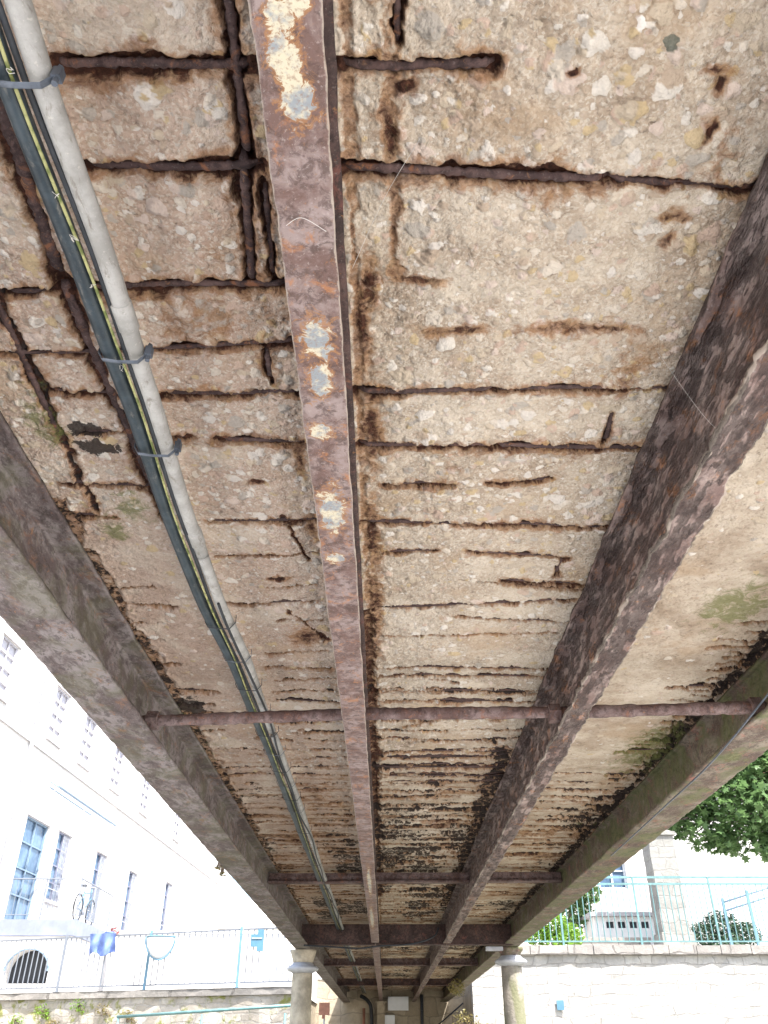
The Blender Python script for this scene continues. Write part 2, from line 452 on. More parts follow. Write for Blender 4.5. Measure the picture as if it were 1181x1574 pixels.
SPOTS = [('r',0.155,1.255,0.085,0.023), ('r',0.422,1.251,0.141,0.022), ('r',0.018,1.009,0.014,0.038), ('r',0.011,0.815,0.022,0.065), ('r',-0.030,1.129,0.022,0.09), ('r',0.065,1.115,0.066,0.014), ('d',0.547,0.797,0.013,0.024), ('d',0.540,0.713,0.013,0.015), ('r',0.526,0.692,0.031,0.012), ('r',0.542,0.965,0.030,0.016), ('r',0.544,1.017,0.016,0.022), ('d',0.301,0.698,0.010,0.008), ('k',-0.752,1.587,0.052,0.030), ('k',-0.739,1.653,0.062,0.030), ('m',1.228,2.552,0.137,0.212), ('m',1.365,4.2,0.175,0.519), ('r',-0.296,2.821,0.074,0.08), ('r',-0.046,1.25,0.021,0.18), ('r',-0.035,1.60,0.026,0.20), ('r',-0.04,2.1,0.03,0.25), ('r',-0.04,2.6,0.035,0.4), ('k',-0.884,3.550,0.074,0.120), ('d',-0.349,1.817,0.025,0.018), ('d',-0.356,2.364,0.043,0.020), ('m',-0.729,1.939,0.056,0.104), ('m',-0.85,1.55,0.05,0.12), ('r',0.154,0.682,0.041,0.012), ('d',0.031,0.719,0.021,0.018), ('m',-0.80,2.05,0.05,0.10), ('r',-0.225,1.70,0.02,0.10), ('r',-0.22,2.05,0.02,0.12)]

bar_objs = []
far = []      # further broken-out strips: x0, y0, x1, y1, half width of the spall, bar?
rr = random.Random(21)
y = 2.42
while y < 23.5:
    near = y < 4.2
    # strip beside the left outer beam
    if rr.random() < (.75 if y < 3.6 else .95):
        far.append((-.96, y + rr.uniform(-.03, .03), -.96 + rr.uniform(.10, .22) + min(.28, .05 * max(0, y - 3)), y + rr.uniform(-.03, .03), rr.uniform(.008, .018)))
    if y > 3.4 and rr.random() < .55:
        x0 = rr.uniform(-.75, -.45); far.append((x0, y + rr.uniform(-.03, .03), x0 + rr.uniform(.12, .35), y + rr.uniform(-.03, .03), rr.uniform(.006, .013)))
    # between conduits and the middle beam
    if rr.random() < .95:
        x0 = rr.uniform(-.56, -.36); far.append((x0, y + rr.uniform(-.03, .03), -.18 - rr.uniform(0, .07), y + rr.uniform(-.03, .03), rr.uniform(.006, .014)))
    # bay right of the middle beam
    k = 1 if y < 3.2 else 3
    for _ in range(k):
        if rr.random() < .9:
            x0 = rr.choice([-.07, -.07, -.07, .10, .25]); x1 = rr.choice([.30, .55, .68, .68, .68, .68])
            if x1 - x0 > .15: far.append((x0, y + rr.uniform(-.05, .05), x1, y + rr.uniform(-.05, .05), rr.uniform(.006, .013) if near else rr.uniform(.010, .027)))
    # outer bay on the right
    if y > 2.7 and rr.random() < .65:
        far.append((1.46 - rr.uniform(.08, .28), y + rr.uniform(-.05, .05), 1.47, y + rr.uniform(-.05, .05), rr.uniform(.010, .022)))
    if y > 4.6 and rr.random() < .9:
        x0 = rr.uniform(.77, 1.0); far.append((x0, y + rr.uniform(-.05, .05), rr.uniform(1.25, 1.46), y + rr.uniform(-.05, .05), rr.uniform(.012, .028)))
    y += .135 if y < 4 else .155

yy_ = 2.45
while yy_ < 6.2:
    far.append((1.47 - rr.uniform(.05, .16) - .07 * math.sin(yy_ * 5) ** 2, yy_ + rr.uniform(-.03, .03), 1.47, yy_ + rr.uniform(-.02, .04), rr.uniform(.012, .022)))
    yy_ += .075
def make_deck():
    ys = [-5.0, -3.5, -2, -1, -.5, -.1, .1, .22]
    yy = .27
    while yy < Y_END:
        ys.append(yy)
        D = yy * .8337 + H * .5522
        yy += min(.03, max(.0032, .85 * D * D / 1056))
    ys.append(Y_END)
    ys = np.array(ys)
    xs = np.linspace(-1.06, 1.56, 640)
    X, Y = np.meshgrid(xs, ys)
    ny, nx = X.shape
    smooth = np.maximum(sstep(.74, .80, X) * .85, sstep(-.62, -.75, X) * sstep(1.7, 2.3, Y) * .7)
    smooth = np.maximum(smooth, .35 * sstep(3, 5, Y))
    h = (fbm(X * 2.2, Y * 2.2, 3) - .5) * .014 + (fbm(X * 11, Y * 11, 5) - .5) * .018 * (1 - .7 * smooth)
    h += (fbm(X * 45, Y * 45, 9, 3) - .5) * .010 * (1 - .6 * smooth)
    rust = np.zeros_like(X); dark = np.zeros_like(X); moss = np.zeros_like(X)
    pebc = np.zeros((ny, nx, 4)); pebc[..., :3] = .4
    # pebbles
    r2 = random.Random(5)
    pal = [(.66, .62, .56), (.60, .54, .46), (.50, .42, .32), (.38, .35, .31), (.47, .35, .28), (.48, .37, .21), (.56, .46, .40), (.64, .60, .55), (.42, .33, .25)]
    dx = xs[1] - xs[0]
    plist = []
    for i in range(15000):
        px = r2.uniform(-1.0, 1.5); py = r2.uniform(.3, 4.6) if i % 3 else r2.uniform(.3, 2.2)
        if px > .78 and r2.random() < .8: continue
        if px < -.68 and py > 2.0 and r2.random() < .6: continue
        a = min(.026, .0056 * math.exp(r2.gauss(.25, .55))); b_ = a * r2.uniform(.55, .95)
        plist.append((px, py, a, b_, r2.uniform(0, 3.15), r2.choice(pal), r2.uniform(.25, 1)))
    plist.append((.442, .647, .0125, .011, .3, (.05, .075, .065), 1.0))
    plist.append((.39, .62, .011, .006, 1.2, (.8, .78, .74), 1.0))
    plist.append((.018, .69, .011, .009, 1.2, (.75, .72, .66), 1.0))
    plist.append((-.43, 1.13 + .06, .022, .014, 1.4, (.60, .52, .45), 1.0))
    for (px, py, a, b_, an, pc, hh) in plist:
        i0, i1 = np.searchsorted(xs, [px - a * 1.3, px + a * 1.3]); j0, j1 = np.searchsorted(ys, [py - a * 1.3, py + a * 1.3])
        if i1 - i0 < 2 or j1 - j0 < 1: continue
        sx = X[j0:j1, i0:i1] - px; sy = Y[j0:j1, i0:i1] - py
        ca, sa = math.cos(an), math.sin(an)
        u = (sx * ca + sy * sa) / a; v = (-sx * sa + sy * ca) / b_
        ang = np.arctan2(v, u)
        q = np.sqrt(u * u + v * v) * (1 + .10 * np.sin(3 * ang + an * 5) + .06 * np.sin(5 * ang + px * 90))
        bump = np.clip(1 - q * q, 0, 1) ** .6
        h[j0:j1, i0:i1] += bump * min(.006, b_ * .45) * hh - .0020 * np.exp(-((q - 1.1) / .15) ** 2)
        mk = sstep(1.08, .82, q) * (.55 + .45 * hh)
        sub = pebc[j0:j1, i0:i1]
        up = mk > sub[..., 3]
        sub[..., 3] = np.where(up, mk, sub[..., 3])
        for k in range(3): sub[..., k] = np.where(up | (q < 1.25), pc[k], sub[..., k])
    # where the cover has burst off the bars
    w1 = (fbm(X * 34, Y * 34, 31, 4) - .5); w2 = (fbm(X * 34, Y * 34, 47, 4) - .5)
    w3 = (fbm(X * 7, Y * 7, 61, 3) - .5)
    def seg(x0, y0, x1, y1, hw, depth, rs, haze, warp=.020, dk=0.0):
        m = hw * 5 + .04
        j0, j1 = np.searchsorted(ys, [min(y0, y1) - m, max(y0, y1) + m]); i0, i1 = np.searchsorted(xs, [min(x0, x1) - m, max(x0, x1) + m])
        if j1 <= j0 or i1 <= i0: return
        s = (slice(j0, j1), slice(i0, i1))
        x = X[s] + w1[s] * warp; y_ = Y[s] + w2[s] * warp * 1.3
        L = math.hypot(x1 - x0, y1 - y0); tx, ty = (x1 - x0) / L, (y1 - y0) / L
        t_ = np.clip((x - x0) * tx + (y_ - y0) * ty, 0, L)
        d = np.hypot(x - x0 - tx * t_, y_ - y0 - ty * t_)
        ww = hw * (1 + 2.2 * w3[s])
        g = sstep(1.25, .75, d / ww)
        h[s] -= depth * g
        h[s] += .003 * np.exp(-((d / ww - 1.5) / .3) ** 2) * (1 if hw < .02 else 2)
        rust[s] = np.maximum(rust[s], g * rs)
        rust[s] = np.maximum(rust[s], np.exp(-(d / (ww * haze)) ** 2) * rs * .72)
        pebc[s][..., 3] *= (1 - g)
        if dk: dark[s] = np.maximum(dark[s], g * dk)
    for (x0, y0, x1, y1, w) in BARS:
        seg(x0, y0, x1, y1, w * .82, .017, 1.0, 2.3)
    for (x0, y0, x1, y1, w) in far:
        seg(x0, y0, x1, y1, w * (.9 if y0 < 3 else 1.12), .014 + w * .8, 1.0, 1.5, .024, rr.choice([1.0, .85, 1.1, .7]) if y0 > 3.2 else .45)
    # long dark bands running with the bridge in the left bay, and beside the beams
    seg(-.618, .40, -.658, 1.12, .019, .014, 1.0, 1.6, .02)
    seg(-.658, 1.12, -.642, 2.0, .017, .014, 1.0, 1.6, .02)
    seg(-.800, .92, -.835, 1.95, .014, .012, .95, 2.0, .03, .5)
    seg(-.06, .3, -.06, 24, .010, .003, .55, 1.8, .02)
    seg(.0, .30, .02, 1.1, .012, .003, .55, 2.6, .04)
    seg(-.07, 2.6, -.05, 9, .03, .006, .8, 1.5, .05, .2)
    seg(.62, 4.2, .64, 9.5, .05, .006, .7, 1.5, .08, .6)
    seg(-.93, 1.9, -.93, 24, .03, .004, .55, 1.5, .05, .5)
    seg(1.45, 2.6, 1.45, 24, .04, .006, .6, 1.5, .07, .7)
    seg(-.30, 1.98, -.24, 2.25, .008, .006, .9, 1.6, .02)
    seg(-.34, 2.60, -.22, 2.85, .010, .006, .9, 1.6, .03)
    for (k, cx, cy, rx, ry) in SPOTS:
        m = 2.6
        j0, j1 = np.searchsorted(ys, [cy - ry * m, cy + ry * m]); i0, i1 = np.searchsorted(xs, [cx - rx * m, cx + rx * m])
        s = (slice(j0, j1), slice(i0, i1))
        q = ((X[s] + w1[s] * .03 - cx) / rx) ** 2 + ((Y[s] + w2[s] * .03 - cy) / ry) ** 2
        g = np.exp(-q * .9)
        if k == 'r': rust[s] = np.maximum(rust[s], g * .8); h[s] -= .004 * g
        if k == 'd': rust[s] = np.maximum(rust[s], g * 1.15); h[s] -= .007 * g
        if k == 'k': dark[s] = np.maximum(dark[s], g * 1.05)
        if k == 'm': moss[s] = np.maximum(moss[s], g * .85)
    # general grime: random blotches, more of them far along the bridge
    bl = fbm(X * 5, Y * 3, 77, 4)
    rust = np.maximum(rust, sstep(.64, .82, bl) * .4 * (1 - .6 * smooth))
    bl2 = fbm(X * 3, Y * 2, 99, 4)
    dark = np.maximum(dark, sstep(.50, .68, bl2) * .60 * sstep(2.8, 7, Y))
    bl3 = fbm(X * 2.2, Y * 22, 55, 4)
    rust = np.maximum(rust, sstep(.50, .66, bl3) * .62 * sstep(2.6, 6, Y) * (1 - .5 * sstep(.74, .8, X) * sstep(7, 4, Y)))
    moss = np.maximum(moss, sstep(.5, .75, fbm(X * 1.7, Y * 1.2, 123, 4)) * .35 * np.maximum(sstep(.9, 1.4, X), sstep(-.6, -.9, X)) * sstep(1, 3, Y))
    h = np.where(Y < .25, 0, h)
    Z = H - h
    verts = np.stack([X, Y, Z], -1).reshape(-1, 3)
    idx = np.arange(ny * nx).reshape(ny, nx)
    a = idx[:-1, :-1]; b = idx[:-1, 1:]; c = idx[1:, 1:]; d = idx[1:, :-1]
    faces = np.stack([a, d, c, b], -1).reshape(-1, 4)      # facing down
    nv = len(verts)
    ex = []
    for zz in (1.24 + .08, 1.55):
        for (x_, y_) in ((-1.06, -5), (1.56, -5), (1.56, Y_END), (-1.06, Y_END)):
            ex.append((x_, y_, zz))
    verts = np.vstack([verts, np.array(ex)])
    ef = np.array([[4, 5, 6, 7], [0, 1, 5, 4], [1, 2, 6, 5], [2, 3, 7, 6], [3, 0, 4, 7]]) + nv
    faces = np.vstack([faces, ef])
    me = bpy.data.meshes.new('concrete_deck')
    me.vertices.add(len(verts)); me.vertices.foreach_set('co', verts.ravel())
    me.loops.add(faces.size); me.loops.foreach_set('vertex_index', faces.ravel().astype(np.int32))
    me.polygons.add(len(faces))
    me.polygons.foreach_set('loop_start', (np.arange(len(faces)) * 4).astype(np.int32))
    me.polygons.foreach_set('use_smooth', np.ones(len(faces), dtype=bool))
    me.update(calc_edges=True)
    def setattr_(name, arr):
        at = me.attributes.new(name, 'FLOAT_COLOR', 'POINT')
        full = np.zeros((len(verts), 4)); full[:nv] = arr.reshape(-1, 4)
        at.data.foreach_set('color', full.ravel())
    setattr_('msk', np.stack([rust, dark, moss, smooth], -1))
    setattr_('peb', pebc)
    me.materials.append(M['concrete'])
    o = bpy.data.objects.new('concrete_deck', me); C.objects.link(o); o.parent = bridge
    return o
deck = make_deck()

def rebar(x0, y0, x1, y1, w, far_=False):
    n = max(3, int(math.hypot(x1 - x0, y1 - y0) / (.007 if not far_ else .03)))
    pts = []; rs = []
    sd = rr.random() * 50
    for i in range(n + 1):
        t_ = i / n
        e = min(1, min(t_, 1 - t_) * n / 3)
        pts.append((x0 + (x1 - x0) * t_ + rr.uniform(-.0007, .0007), y0 + (y1 - y0) * t_ + .003 * math.sin(sd + t_ * 5) + rr.uniform(-.0008, .0008), H + .0095 + (1 - e) * .012))
        rs.append(w * .55 * (.72 + .5 * rr.random()) * (.6 + .4 * e))
    b = MB(); b.tube(pts, rs, 9, sq=.6)
    return b.build('reinforcing_bar', M['rust'], deck, True)
for b_ in BARS: rebar(*b_)
for b_ in ((-.618, .42, -.656, 1.10, .024), (-.657, 1.13, -.643, 1.90, .021), (-.803, .95, -.833, 1.62, .015)): rebar(*b_)
cnt = 0
for f_ in far:
    if cnt < 62 and f_[4] > .009 and abs(f_[2] - f_[0]) > .2:
        rebar(f_[0], f_[1], f_[2], f_[3], .014, True); cnt += 1

# ---- rolled I beams
def ibeam(name, label, xl, xr, zb, mat, tl=None, tr_=None, y0=-5, y1=Y_END, tf=.013, tw=.011, patches=(), wob=.003, zt=1.284, edgy=1.0, rag=.0, web_shade_mat=None):
    tl = xl if tl is None else tl; tr_ = xr if tr_ is None else tr_
    xc = (xl + xr) / 2
    P = [(xl, zb), (xr, zb), (xr, zb + tf), (xc + tw / 2, zb + tf + .006), (xc + tw / 2, zt - tf - .006), (tr_, zt - tf), (tr_, zt), (tl, zt), (tl, zt - tf), (xc - tw / 2, zt - tf - .006), (xc - tw / 2, zb + tf + .006), (xl, zb + tf)]
    prof = []
    for i, p in enumerate(P):
        q = P[(i + 1) % len(P)]
        L = math.hypot(q[0] - p[0], q[1] - p[1]); n = max(1, int(L / .009))
        for k in range(n):
            prof.append((p[0] + (q[0] - p[0]) * k / n, p[1] + (q[1] - p[1]) * k / n))
    prof = np.array(prof)
    ys = [y0, -2, -.5, .1]; yy = .25
    while yy < y1:
        ys.append(yy); D = yy * .83 + .57; yy += min(.06, max(.007, 2.0 * D * D / 1056))
    ys.append(y1); ys = np.array(ys)
    PX, YY = np.meshgrid(prof[:, 0], ys); PZ, _ = np.meshgrid(prof[:, 1], ys)
    sd = abs(hash(round(xl, 3))) % 97
    A = PX * 7 + PZ * 5
    nx_ = (fbm(A + sd, YY * 9, 11 + sd, 4) - .5) * 2 * wob + (fbm(PZ * 40 + sd, YY * 30, 19, 3) - .5) * wob
    nz_ = (fbm(A + 9.3, YY * 9, 13 + sd, 4) - .5) * 2 * wob + (fbm(PX * 40 + sd, YY * 34, 23, 3) - .5) * wob * .8
    taper = np.where(YY < .1, 0, 1)
    VX = PX + nx_ * taper; VZ = PZ + nz_ * taper
    low = (PZ < zb + tf + .002) * taper
    e_ = np.exp(-(np.minimum(np.abs(PX - xl), np.abs(PX - xr)) / .010) ** 2) * low
    q_ = fbm(YY * 28 + sd, PX * 3, 71, 4) - .5
    VX = VX + np.sign(PX - xc) * e_ * q_ * rag * 2.0
    VZ = VZ + e_ * np.abs(fbm(YY * 45 + sd, PX * 20, 83, 3) - .5) * rag * 1.2
    VZ = np.minimum(VZ, 1.292)
    ny, n_ = PX.shape
    verts = np.stack([VX, YY, VZ], -1).reshape(-1, 3)
    idx = np.arange(ny * n_).reshape(ny, n_)
    a = idx[:-1]; b = np.roll(idx, -1, 1)[:-1]; c = np.roll(idx, -1, 1)[1:]; d = idx[1:]
    faces = np.stack([a, b, c, d], -1).reshape(-1, 4)
    me = bpy.data.meshes.new(name)
    me.vertices.add(len(verts)); me.vertices.foreach_set('co', verts.ravel())
    me.loops.add(faces.size); me.loops.foreach_set('vertex_index', faces.ravel().astype(np.int32))
    me.polygons.add(len(faces)); me.polygons.foreach_set('loop_start', (np.arange(len(faces)) * 4).astype(np.int32))
    me.update(calc_edges=True)
    dl = np.minimum(np.abs(PX - xl), np.abs(PX - xr)) + np.clip(PZ - (zb + tf), 0, 1) * 3
    edge = np.exp(-(dl / .0032) ** 2) * edgy
    pt = np.zeros_like(PX)
    for (cx, cy, rx, ry) in patches:
        pt = np.maximum(pt, np.exp(-(((PX - cx) / rx / 1.25) ** 2 + ((YY - cy) / ry / 1.25) ** 2)) * 1.0)
    pt = pt * (PZ < zb + .004)
    at = me.attributes.new('edg', 'FLOAT_COLOR', 'POINT')
    at.data.foreach_set('color', np.stack([pt, edge, 0 * pt, 0 * pt + 1], -1).ravel())
    me.materials.append(mat)
    if web_shade_mat:
        me.materials.append(web_shade_mat)
        mid = PZ > zb + tf + .002  # darker colour above the bottom flange paints in the shade of the recess
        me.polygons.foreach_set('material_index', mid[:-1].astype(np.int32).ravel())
    o = bpy.data.objects.new('steel_beam', me); C.objects.link(o); o.parent = bridge
    if label: o['label'] = label
    return o
PATCH = [(-0.128,0.543,0.019,0.030), (-0.115,0.595,0.020,0.032), (-0.120,1.029,0.022,0.045), (-0.123,1.138,0.018,0.040), (-0.130,1.288,0.020,0.022), (-0.125,1.580,0.026,0.075), (-0.126,1.799,0.018,0.022), (-0.107,0.47,0.016,0.023), (-.13, .49, .016, .02), (-.12, 6.6, .012, .5), (-.13, 8.6, .015, .6)]
ibeam('beam_c', 'narrow rusty beam with flaking cream paint patches', -.1635, -.076, 1.05, M['steel_c'], patches=PATCH, wob=.0022, rag=.002, web_shade_mat=M['girder'])  # near-black steel on web and top flange stands for recess shade
ibeam('beam_rm', 'brown beam with a deeply pitted web', .674, .759, 1.04, M['steel_rm'], tl=.656, wob=.0065, rag=.010, edgy=1.5)
ibeam('beam_lo', 'broad grey weathered outer beam', -1.095, -.912, 1.03, M['steel_lo'], tl=-1.08, tr_=-.926, wob=.0035, edgy=.6, rag=.003)
ibeam('beam_ro', 'mossy green and brown outer beam', 1.395, 1.59, 1.04, M['steel_ro'], tl=1.462, tr_=1.57, wob=.005, edgy=.7, rag=.006)

# ---- cross members
def rough_tube(name, pts, r, mat, label=None, n=12, amp=.12, dens=.03, sq=1.0):
    P = []; R = []
    for a, b in zip(pts[:-1], pts[1:]):
        a = Vector(a); b = Vector(b); L = (b - a).length; k = max(2, int(L / dens))
        for i in range(k + (1 if b == Vector(pts[-1]) else 0)):
            P.append(a + (b - a) * i / k); R.append(r * (1 + rnd.uniform(-amp, amp)))
    b_ = MB(); b_.tube(P, R, n, sq=sq)
    return b_.build(name, mat, bridge, True, label)
rough_tube('tie_bar', [(-1.0, 3.18, 1.10), (-.10, 3.135, 1.115), (.70, 3.09, 1.105), (1.46, 3.02, 1.10)], .024, M['tie'], 'rusty round tie bar crossing under the beams', dens=.02)
for xx, yy in ((-.93, 3.17), (.66, 3.09), (1.42, 3.02)):
    b_ = MB()
    b_.tube([(xx - .022, yy, 1.10), (xx + .022, yy, 1.10)], .038, 6)
    b_.build('bolt_nut', M['tie'], bridge)
def plate(name, y, z0, z1, x0, x1, th, mat, label=None, flange=0.0):
    b_ = MB(); n = int((x1 - x0) / .05)
    xs_ = [x0 + (x1 - x0) * i / n for i in range(n + 1)]
    zz = [z0, z0 + .3 * (z1 - z0), z0 + .65 * (z1 - z0), z1]
    for sgn in (-1, 1):
        vs = [(x, y + sgn * th / 2 + rnd.uniform(-.004, .004), z + (rnd.uniform(-.006, .006) if k == 0 else 0)) for k, z in enumerate(zz) for x in xs_]
        fs = [(k * (n + 1) + i, k * (n + 1) + i + 1, (k + 1) * (n + 1) + i + 1, (k + 1) * (n + 1) + i) for k in range(3) for i in range(n)]
        b_.add(vs, fs if sgn < 0 else [f[::-1] for f in fs])
    b_.box(x0, x1, y - th / 2 - flange, y + th / 2 + flange, z0 - .014, z0 - .001)
    return b_.build(name, mat, bridge, False, label)
for (ya, z0, z1, th, m_) in ((7.45, 1.195, 1.26, .03, 'tie'), (10.75, 1.045, 1.25, .04, 'girder'), (14.9, 1.15, 1.24, .06, 'tie'), (19.3, 1.13, 1.24, .06, 'rust')):
    for (x0, x1) in ((-.990, -.126), (-.110, .709), (.723, 1.482)):
        plate('cross_girder', ya + (0 if m_ != 'tie' else -.03 * x0), z0, z1, x0, x1, th, M[m_], None, .03)

# ---- columns
def column(x, y, zr, ztop, mat, label):
    root = empty('column_holder', (0, 0, 0))
    bpy.data.objects.remove(root)
    sh = MB()
    prof = []
    z = GROUND - .05
    while z < zr - .05:
        prof.append((.132 - .012 * (z - GROUND) / 3, z)); z += .12
    prof += [(.122, zr - .05), (.120, zr - .02)]
    sh.lathe(prof, x, y, 28, wob=lambda a, z: .02 * math.sin(3 * a + z * 3) * .4)
    o = sh.build('column', mat, bridge, True, label)
    cp = MB()
    cp.lathe([(.122, zr - .02), (.150, zr - .005), (.185, zr + .01), (.195, zr + .03), (.18, zr + .045), (.135, zr + .07), (.12, zr + .09)], x, y, 28)
    cp.build('capital', M['tin'], o, True)
    nk = MB()
    nk.lathe([(.118, zr + .088), (.128, zr + .12), (.155, ztop - .03), (.16, ztop - .005)], x, y, 20)
    nk.build('neck', M['steel_ro'] if x > 0 else M['col'], o, True)
column(-1.005, 11.27, .80, 1.030, M['col'], 'pale plastered round column under the left outer beam')
column(1.50, 11.1, .86, 1.04, M['colgreen'], 'algae streaked round column under the right outer beam')

# things that lie on or hang from the bridge ---------------------------------
def drift(y):
    P_ = [(-2, .0), (0, .0), (.5, -.002), (.7, -.008), (.95, -.006), (1.3, -.012), (1.9, -.030), (2.3, -.030), (2.9, -.010), (4, -.004), (30, .0)]
    for (a, p), (b, q) in zip(P_[:-1], P_[1:]):
        if a <= y <= b:
            k = (y - a) / (b - a); k = k * k * (3 - 2 * k)
            return p + (q - p) * k
    return 0
def run_pts(xa, z, y0, y1, wob=.002, dens=.05, seed=1, slack=0.0, ties=None, xb=None):
    r_ = random.Random(seed); out = []; yy = y0; ph = r_.uniform(0, 6)
    while yy < y1:
        x = xa + ((xb - xa) * (yy - y0) / (y1 - y0) if xb is not None else 0)
        out.append((x + drift(yy) + wob * math.sin(yy * 2.1 + ph) + wob * .6 * math.sin(yy * 5.3 + ph * 2), yy, z + slack * math.sin(yy * 3.3 + ph) + wob * .5 * math.sin(yy * 1.7)))
        yy += dens * (1 + yy * .3)
    return out
ZP = 1.205
PY1 = 23.9
X_D, X_G, X_Y = -.558, -.5035, -.5345
b_ = MB(); b_.tube(run_pts(X_D, ZP, -.5, PY1, .0018, seed=2), .0175, 14)
tag(b_.build('conduit', M['dark_pipe'], None, True), 'dark teal plastic conduit, left one of the pair clamped under the concrete', 'pipe')
b_ = MB(); b_.tube(run_pts(X_G, ZP + .002, -.5, 2.05, .0016, seed=4), .0185, 14)
tag(b_.build('conduit', M['grey_pipe'], None, True), 'light grey thick conduit right of the dark one, at the near end of the run', 'pipe')
long_grey = [o for o in C.objects if o.name.startswith('conduit') and o.data.materials[0] == M['grey_pipe']][0]
for yc in (1.12, 1.95):
    xb = X_G + drift(yc)
    b_ = MB(); b_.tube([(xb, yc - .035, ZP + .002), (xb, yc - .033, ZP + .002), (xb - .0004, yc + .033, ZP + .002), (xb - .0004, yc + .035, ZP + .002)], [.0192, .0212, .0212, .0192], 16)
    b_.build('coupling', M['grey_pipe'], long_grey, True)
for i in range(9):
    y0_ = 2.052 + i * 2.42 * (.55 + i * .12); 
    y1_ = min(PY1, 2.052 + (i + 1) * 2.42 * (.55 + (i + 1) * .12) - .02)
    if y0_ > PY1 - .3: break
    b_ = MB(); b_.tube(run_pts(X_G, ZP, y0_, y1_ + .001, .0028, seed=9 + i), .0172, 12)
    tag(b_.build('conduit', M['grey_pipe'], None, True), ['first', 'second', 'third', 'fourth', 'fifth', 'sixth', 'seventh', 'eighth', 'ninth'][i] + ' slimmer grey conduit length beyond the long near grey pipe', 'pipe', 'slim grey conduit lengths')
b_ = MB(); b_.tube(run_pts(X_Y, ZP - .017, -.5, PY1, .0035, seed=5, slack=.002), .0030, 8)
tag(b_.build('cable', M['cable'], None, True), 'thin green and yellow earth cable running between the two conduits', 'cable')
b_ = MB(); b_.tube(run_pts(X_Y + .008, ZP - .008, -.5, PY1, .004, seed=6, slack=.002), .0055, 8)
tag(b_.build('cable', M['black'], None, True), 'black cable beside the green and yellow cable', 'cable')
b_ = MB(); b_.tube(run_pts(X_G + .003, ZP - .026, 2.3, PY1, .010, seed=8, slack=.003, dens=.04), .0048, 8)
tag(b_.build('cable', M['black'], None, True), 'loose black cable snaking over the far grey conduit lengths', 'cable')

X_D0, X_G0, X_Y0 = X_D, X_G, X_Y
def clamp(y, big=False):
    b_ = MB(); w = .007 if not big else .0105; X_G = X_G0 + drift(y)
    def ringpts(yy, off):
        X_D, X_G, X_Y = X_D0 + drift(yy), X_G0 + drift(yy), X_Y0 + drift(yy)
        return [(X_D - .0165 - off, yy, ZP + .02), (X_D - .0180 - off, yy, ZP - .004), (X_D - .010, yy, ZP - .020 - off), (X_Y, yy, ZP - .026 - off), (X_G + .008, yy, ZP - .027 - off), (X_G + .0235 + off, yy, ZP - .006), (X_G + .0225 + off, yy, ZP + .02)]
    b_.tube(ringpts(y, .0035), w * .5, 8, sq=.35)
    if big:
        b_.box(X_G + .020, X_G + .034, y - w * .7, y + w * .7, ZP - .014, ZP + .010)
        b_.tube([(X_G + .027, y, ZP - .026), (X_G + .027, y, ZP + .018)], .005, 8)
    return b_
near_cl = [(.645, 'clamp strapping both conduits, nearest the top left corner'), (1.217, 'clamp on the conduits between the first and the third'), (1.532, 'clamp with a bolt ear above the long straight grey pipe end')]
for y_, lb in near_cl:
    tag(clamp(y_, True).build('pipe_clamp', M['clamp']), lb, 'clamp', 'clamps holding the conduits')
yy = 2.48; k = 0
while yy < 23:
    tag(clamp(yy).build('pipe_clamp', M['clamp'] if k % 2 else M['black']), 'slim cable tie or clamp on the conduits in the far half of the bridge', 'clamp', 'slim ties far along the conduits')
    yy += .28 if yy < 5 else (.55 if yy < 9 else 1.2); k += 1

# small black cable drooping under the dark girder
def tubeobj(name, pts, r, mat, label, cat, n=6, smooth=True, group=None):
    b = MB(); b.tube(pts, r, n); return tag(b.build(name, mat, None, smooth), label, cat, group)
def curve_pts(P, n=8):
    out = []
    for i in range(len(P) - 1):
        p0 = Vector(P[max(i - 1, 0)]); p1 = Vector(P[i]); p2 = Vector(P[i + 1]); p3 = Vector(P[min(i + 2, len(P) - 1)])
        for k in range(n):
            t_ = k / n
            out.append(.5 * ((2 * p1) + (-p0 + p2) * t_ + (2 * p0 - 5 * p1 + 4 * p2 - p3) * t_ ** 2 + (-p0 + 3 * p1 - 3 * p2 + p3) * t_ ** 3))
    out.append(Vector(P[-1]))
    return out
tubeobj('cable', curve_pts([(-.95, 10.66, 1.02), (-.6, 10.62, 1.0), (-.3, 10.6, .985), (-.05, 10.6, 1.01), (.3, 10.62, 1.03), (.55, 10.6, 1.10), (.62, 10.62, 1.2)]), .010, M['black'], 'black cable drooping under the dark plate girder between the columns', 'cable')
tubeobj('cable', curve_pts([(1.39, .9, 1.2), (1.375, 2.0, 1.17), (1.38, 2.55, 1.10), (1.385, 3.4, 1.025), (1.40, 4.2, 1.02), (1.43, 5.5, 1.03)]), .0038, M['clamp'], 'thin grey cable slung along the mossy right outer beam', 'cable')
b_ = MB(); b_.box(1.20, 1.40, 10.95, 11.05, .995, 1.035); b_.box(1.22, 1.38, 10.94, 10.948, .99, 1.02)
tag(b_.build('lamp_fitting', M['tin']), 'small white batten light fixed beside the top of the right column', 'lamp')
# cobwebs
WEB = [([(-.150, .79, 1.046), (-.125, .775, 1.044), (-.09, .80, 1.045)], 'pale thread of cobweb arched across the narrow beam'),
       ([(-.06, 1.0, 1.20), (.0, .90, 1.27), (.06, .80, 1.29)], 'slanting cobweb thread right of the narrow beam'),
       ([(.60, 1.30, 1.285), (.68, 1.33, 1.12), (.76, 1.36, 1.05)], 'cobweb thread crossing the pitted beam high on the right')]
for P_, lb in WEB:
    tubeobj('cobweb', curve_pts(P_), .00045, M['web'], lb, 'cobweb', 4)
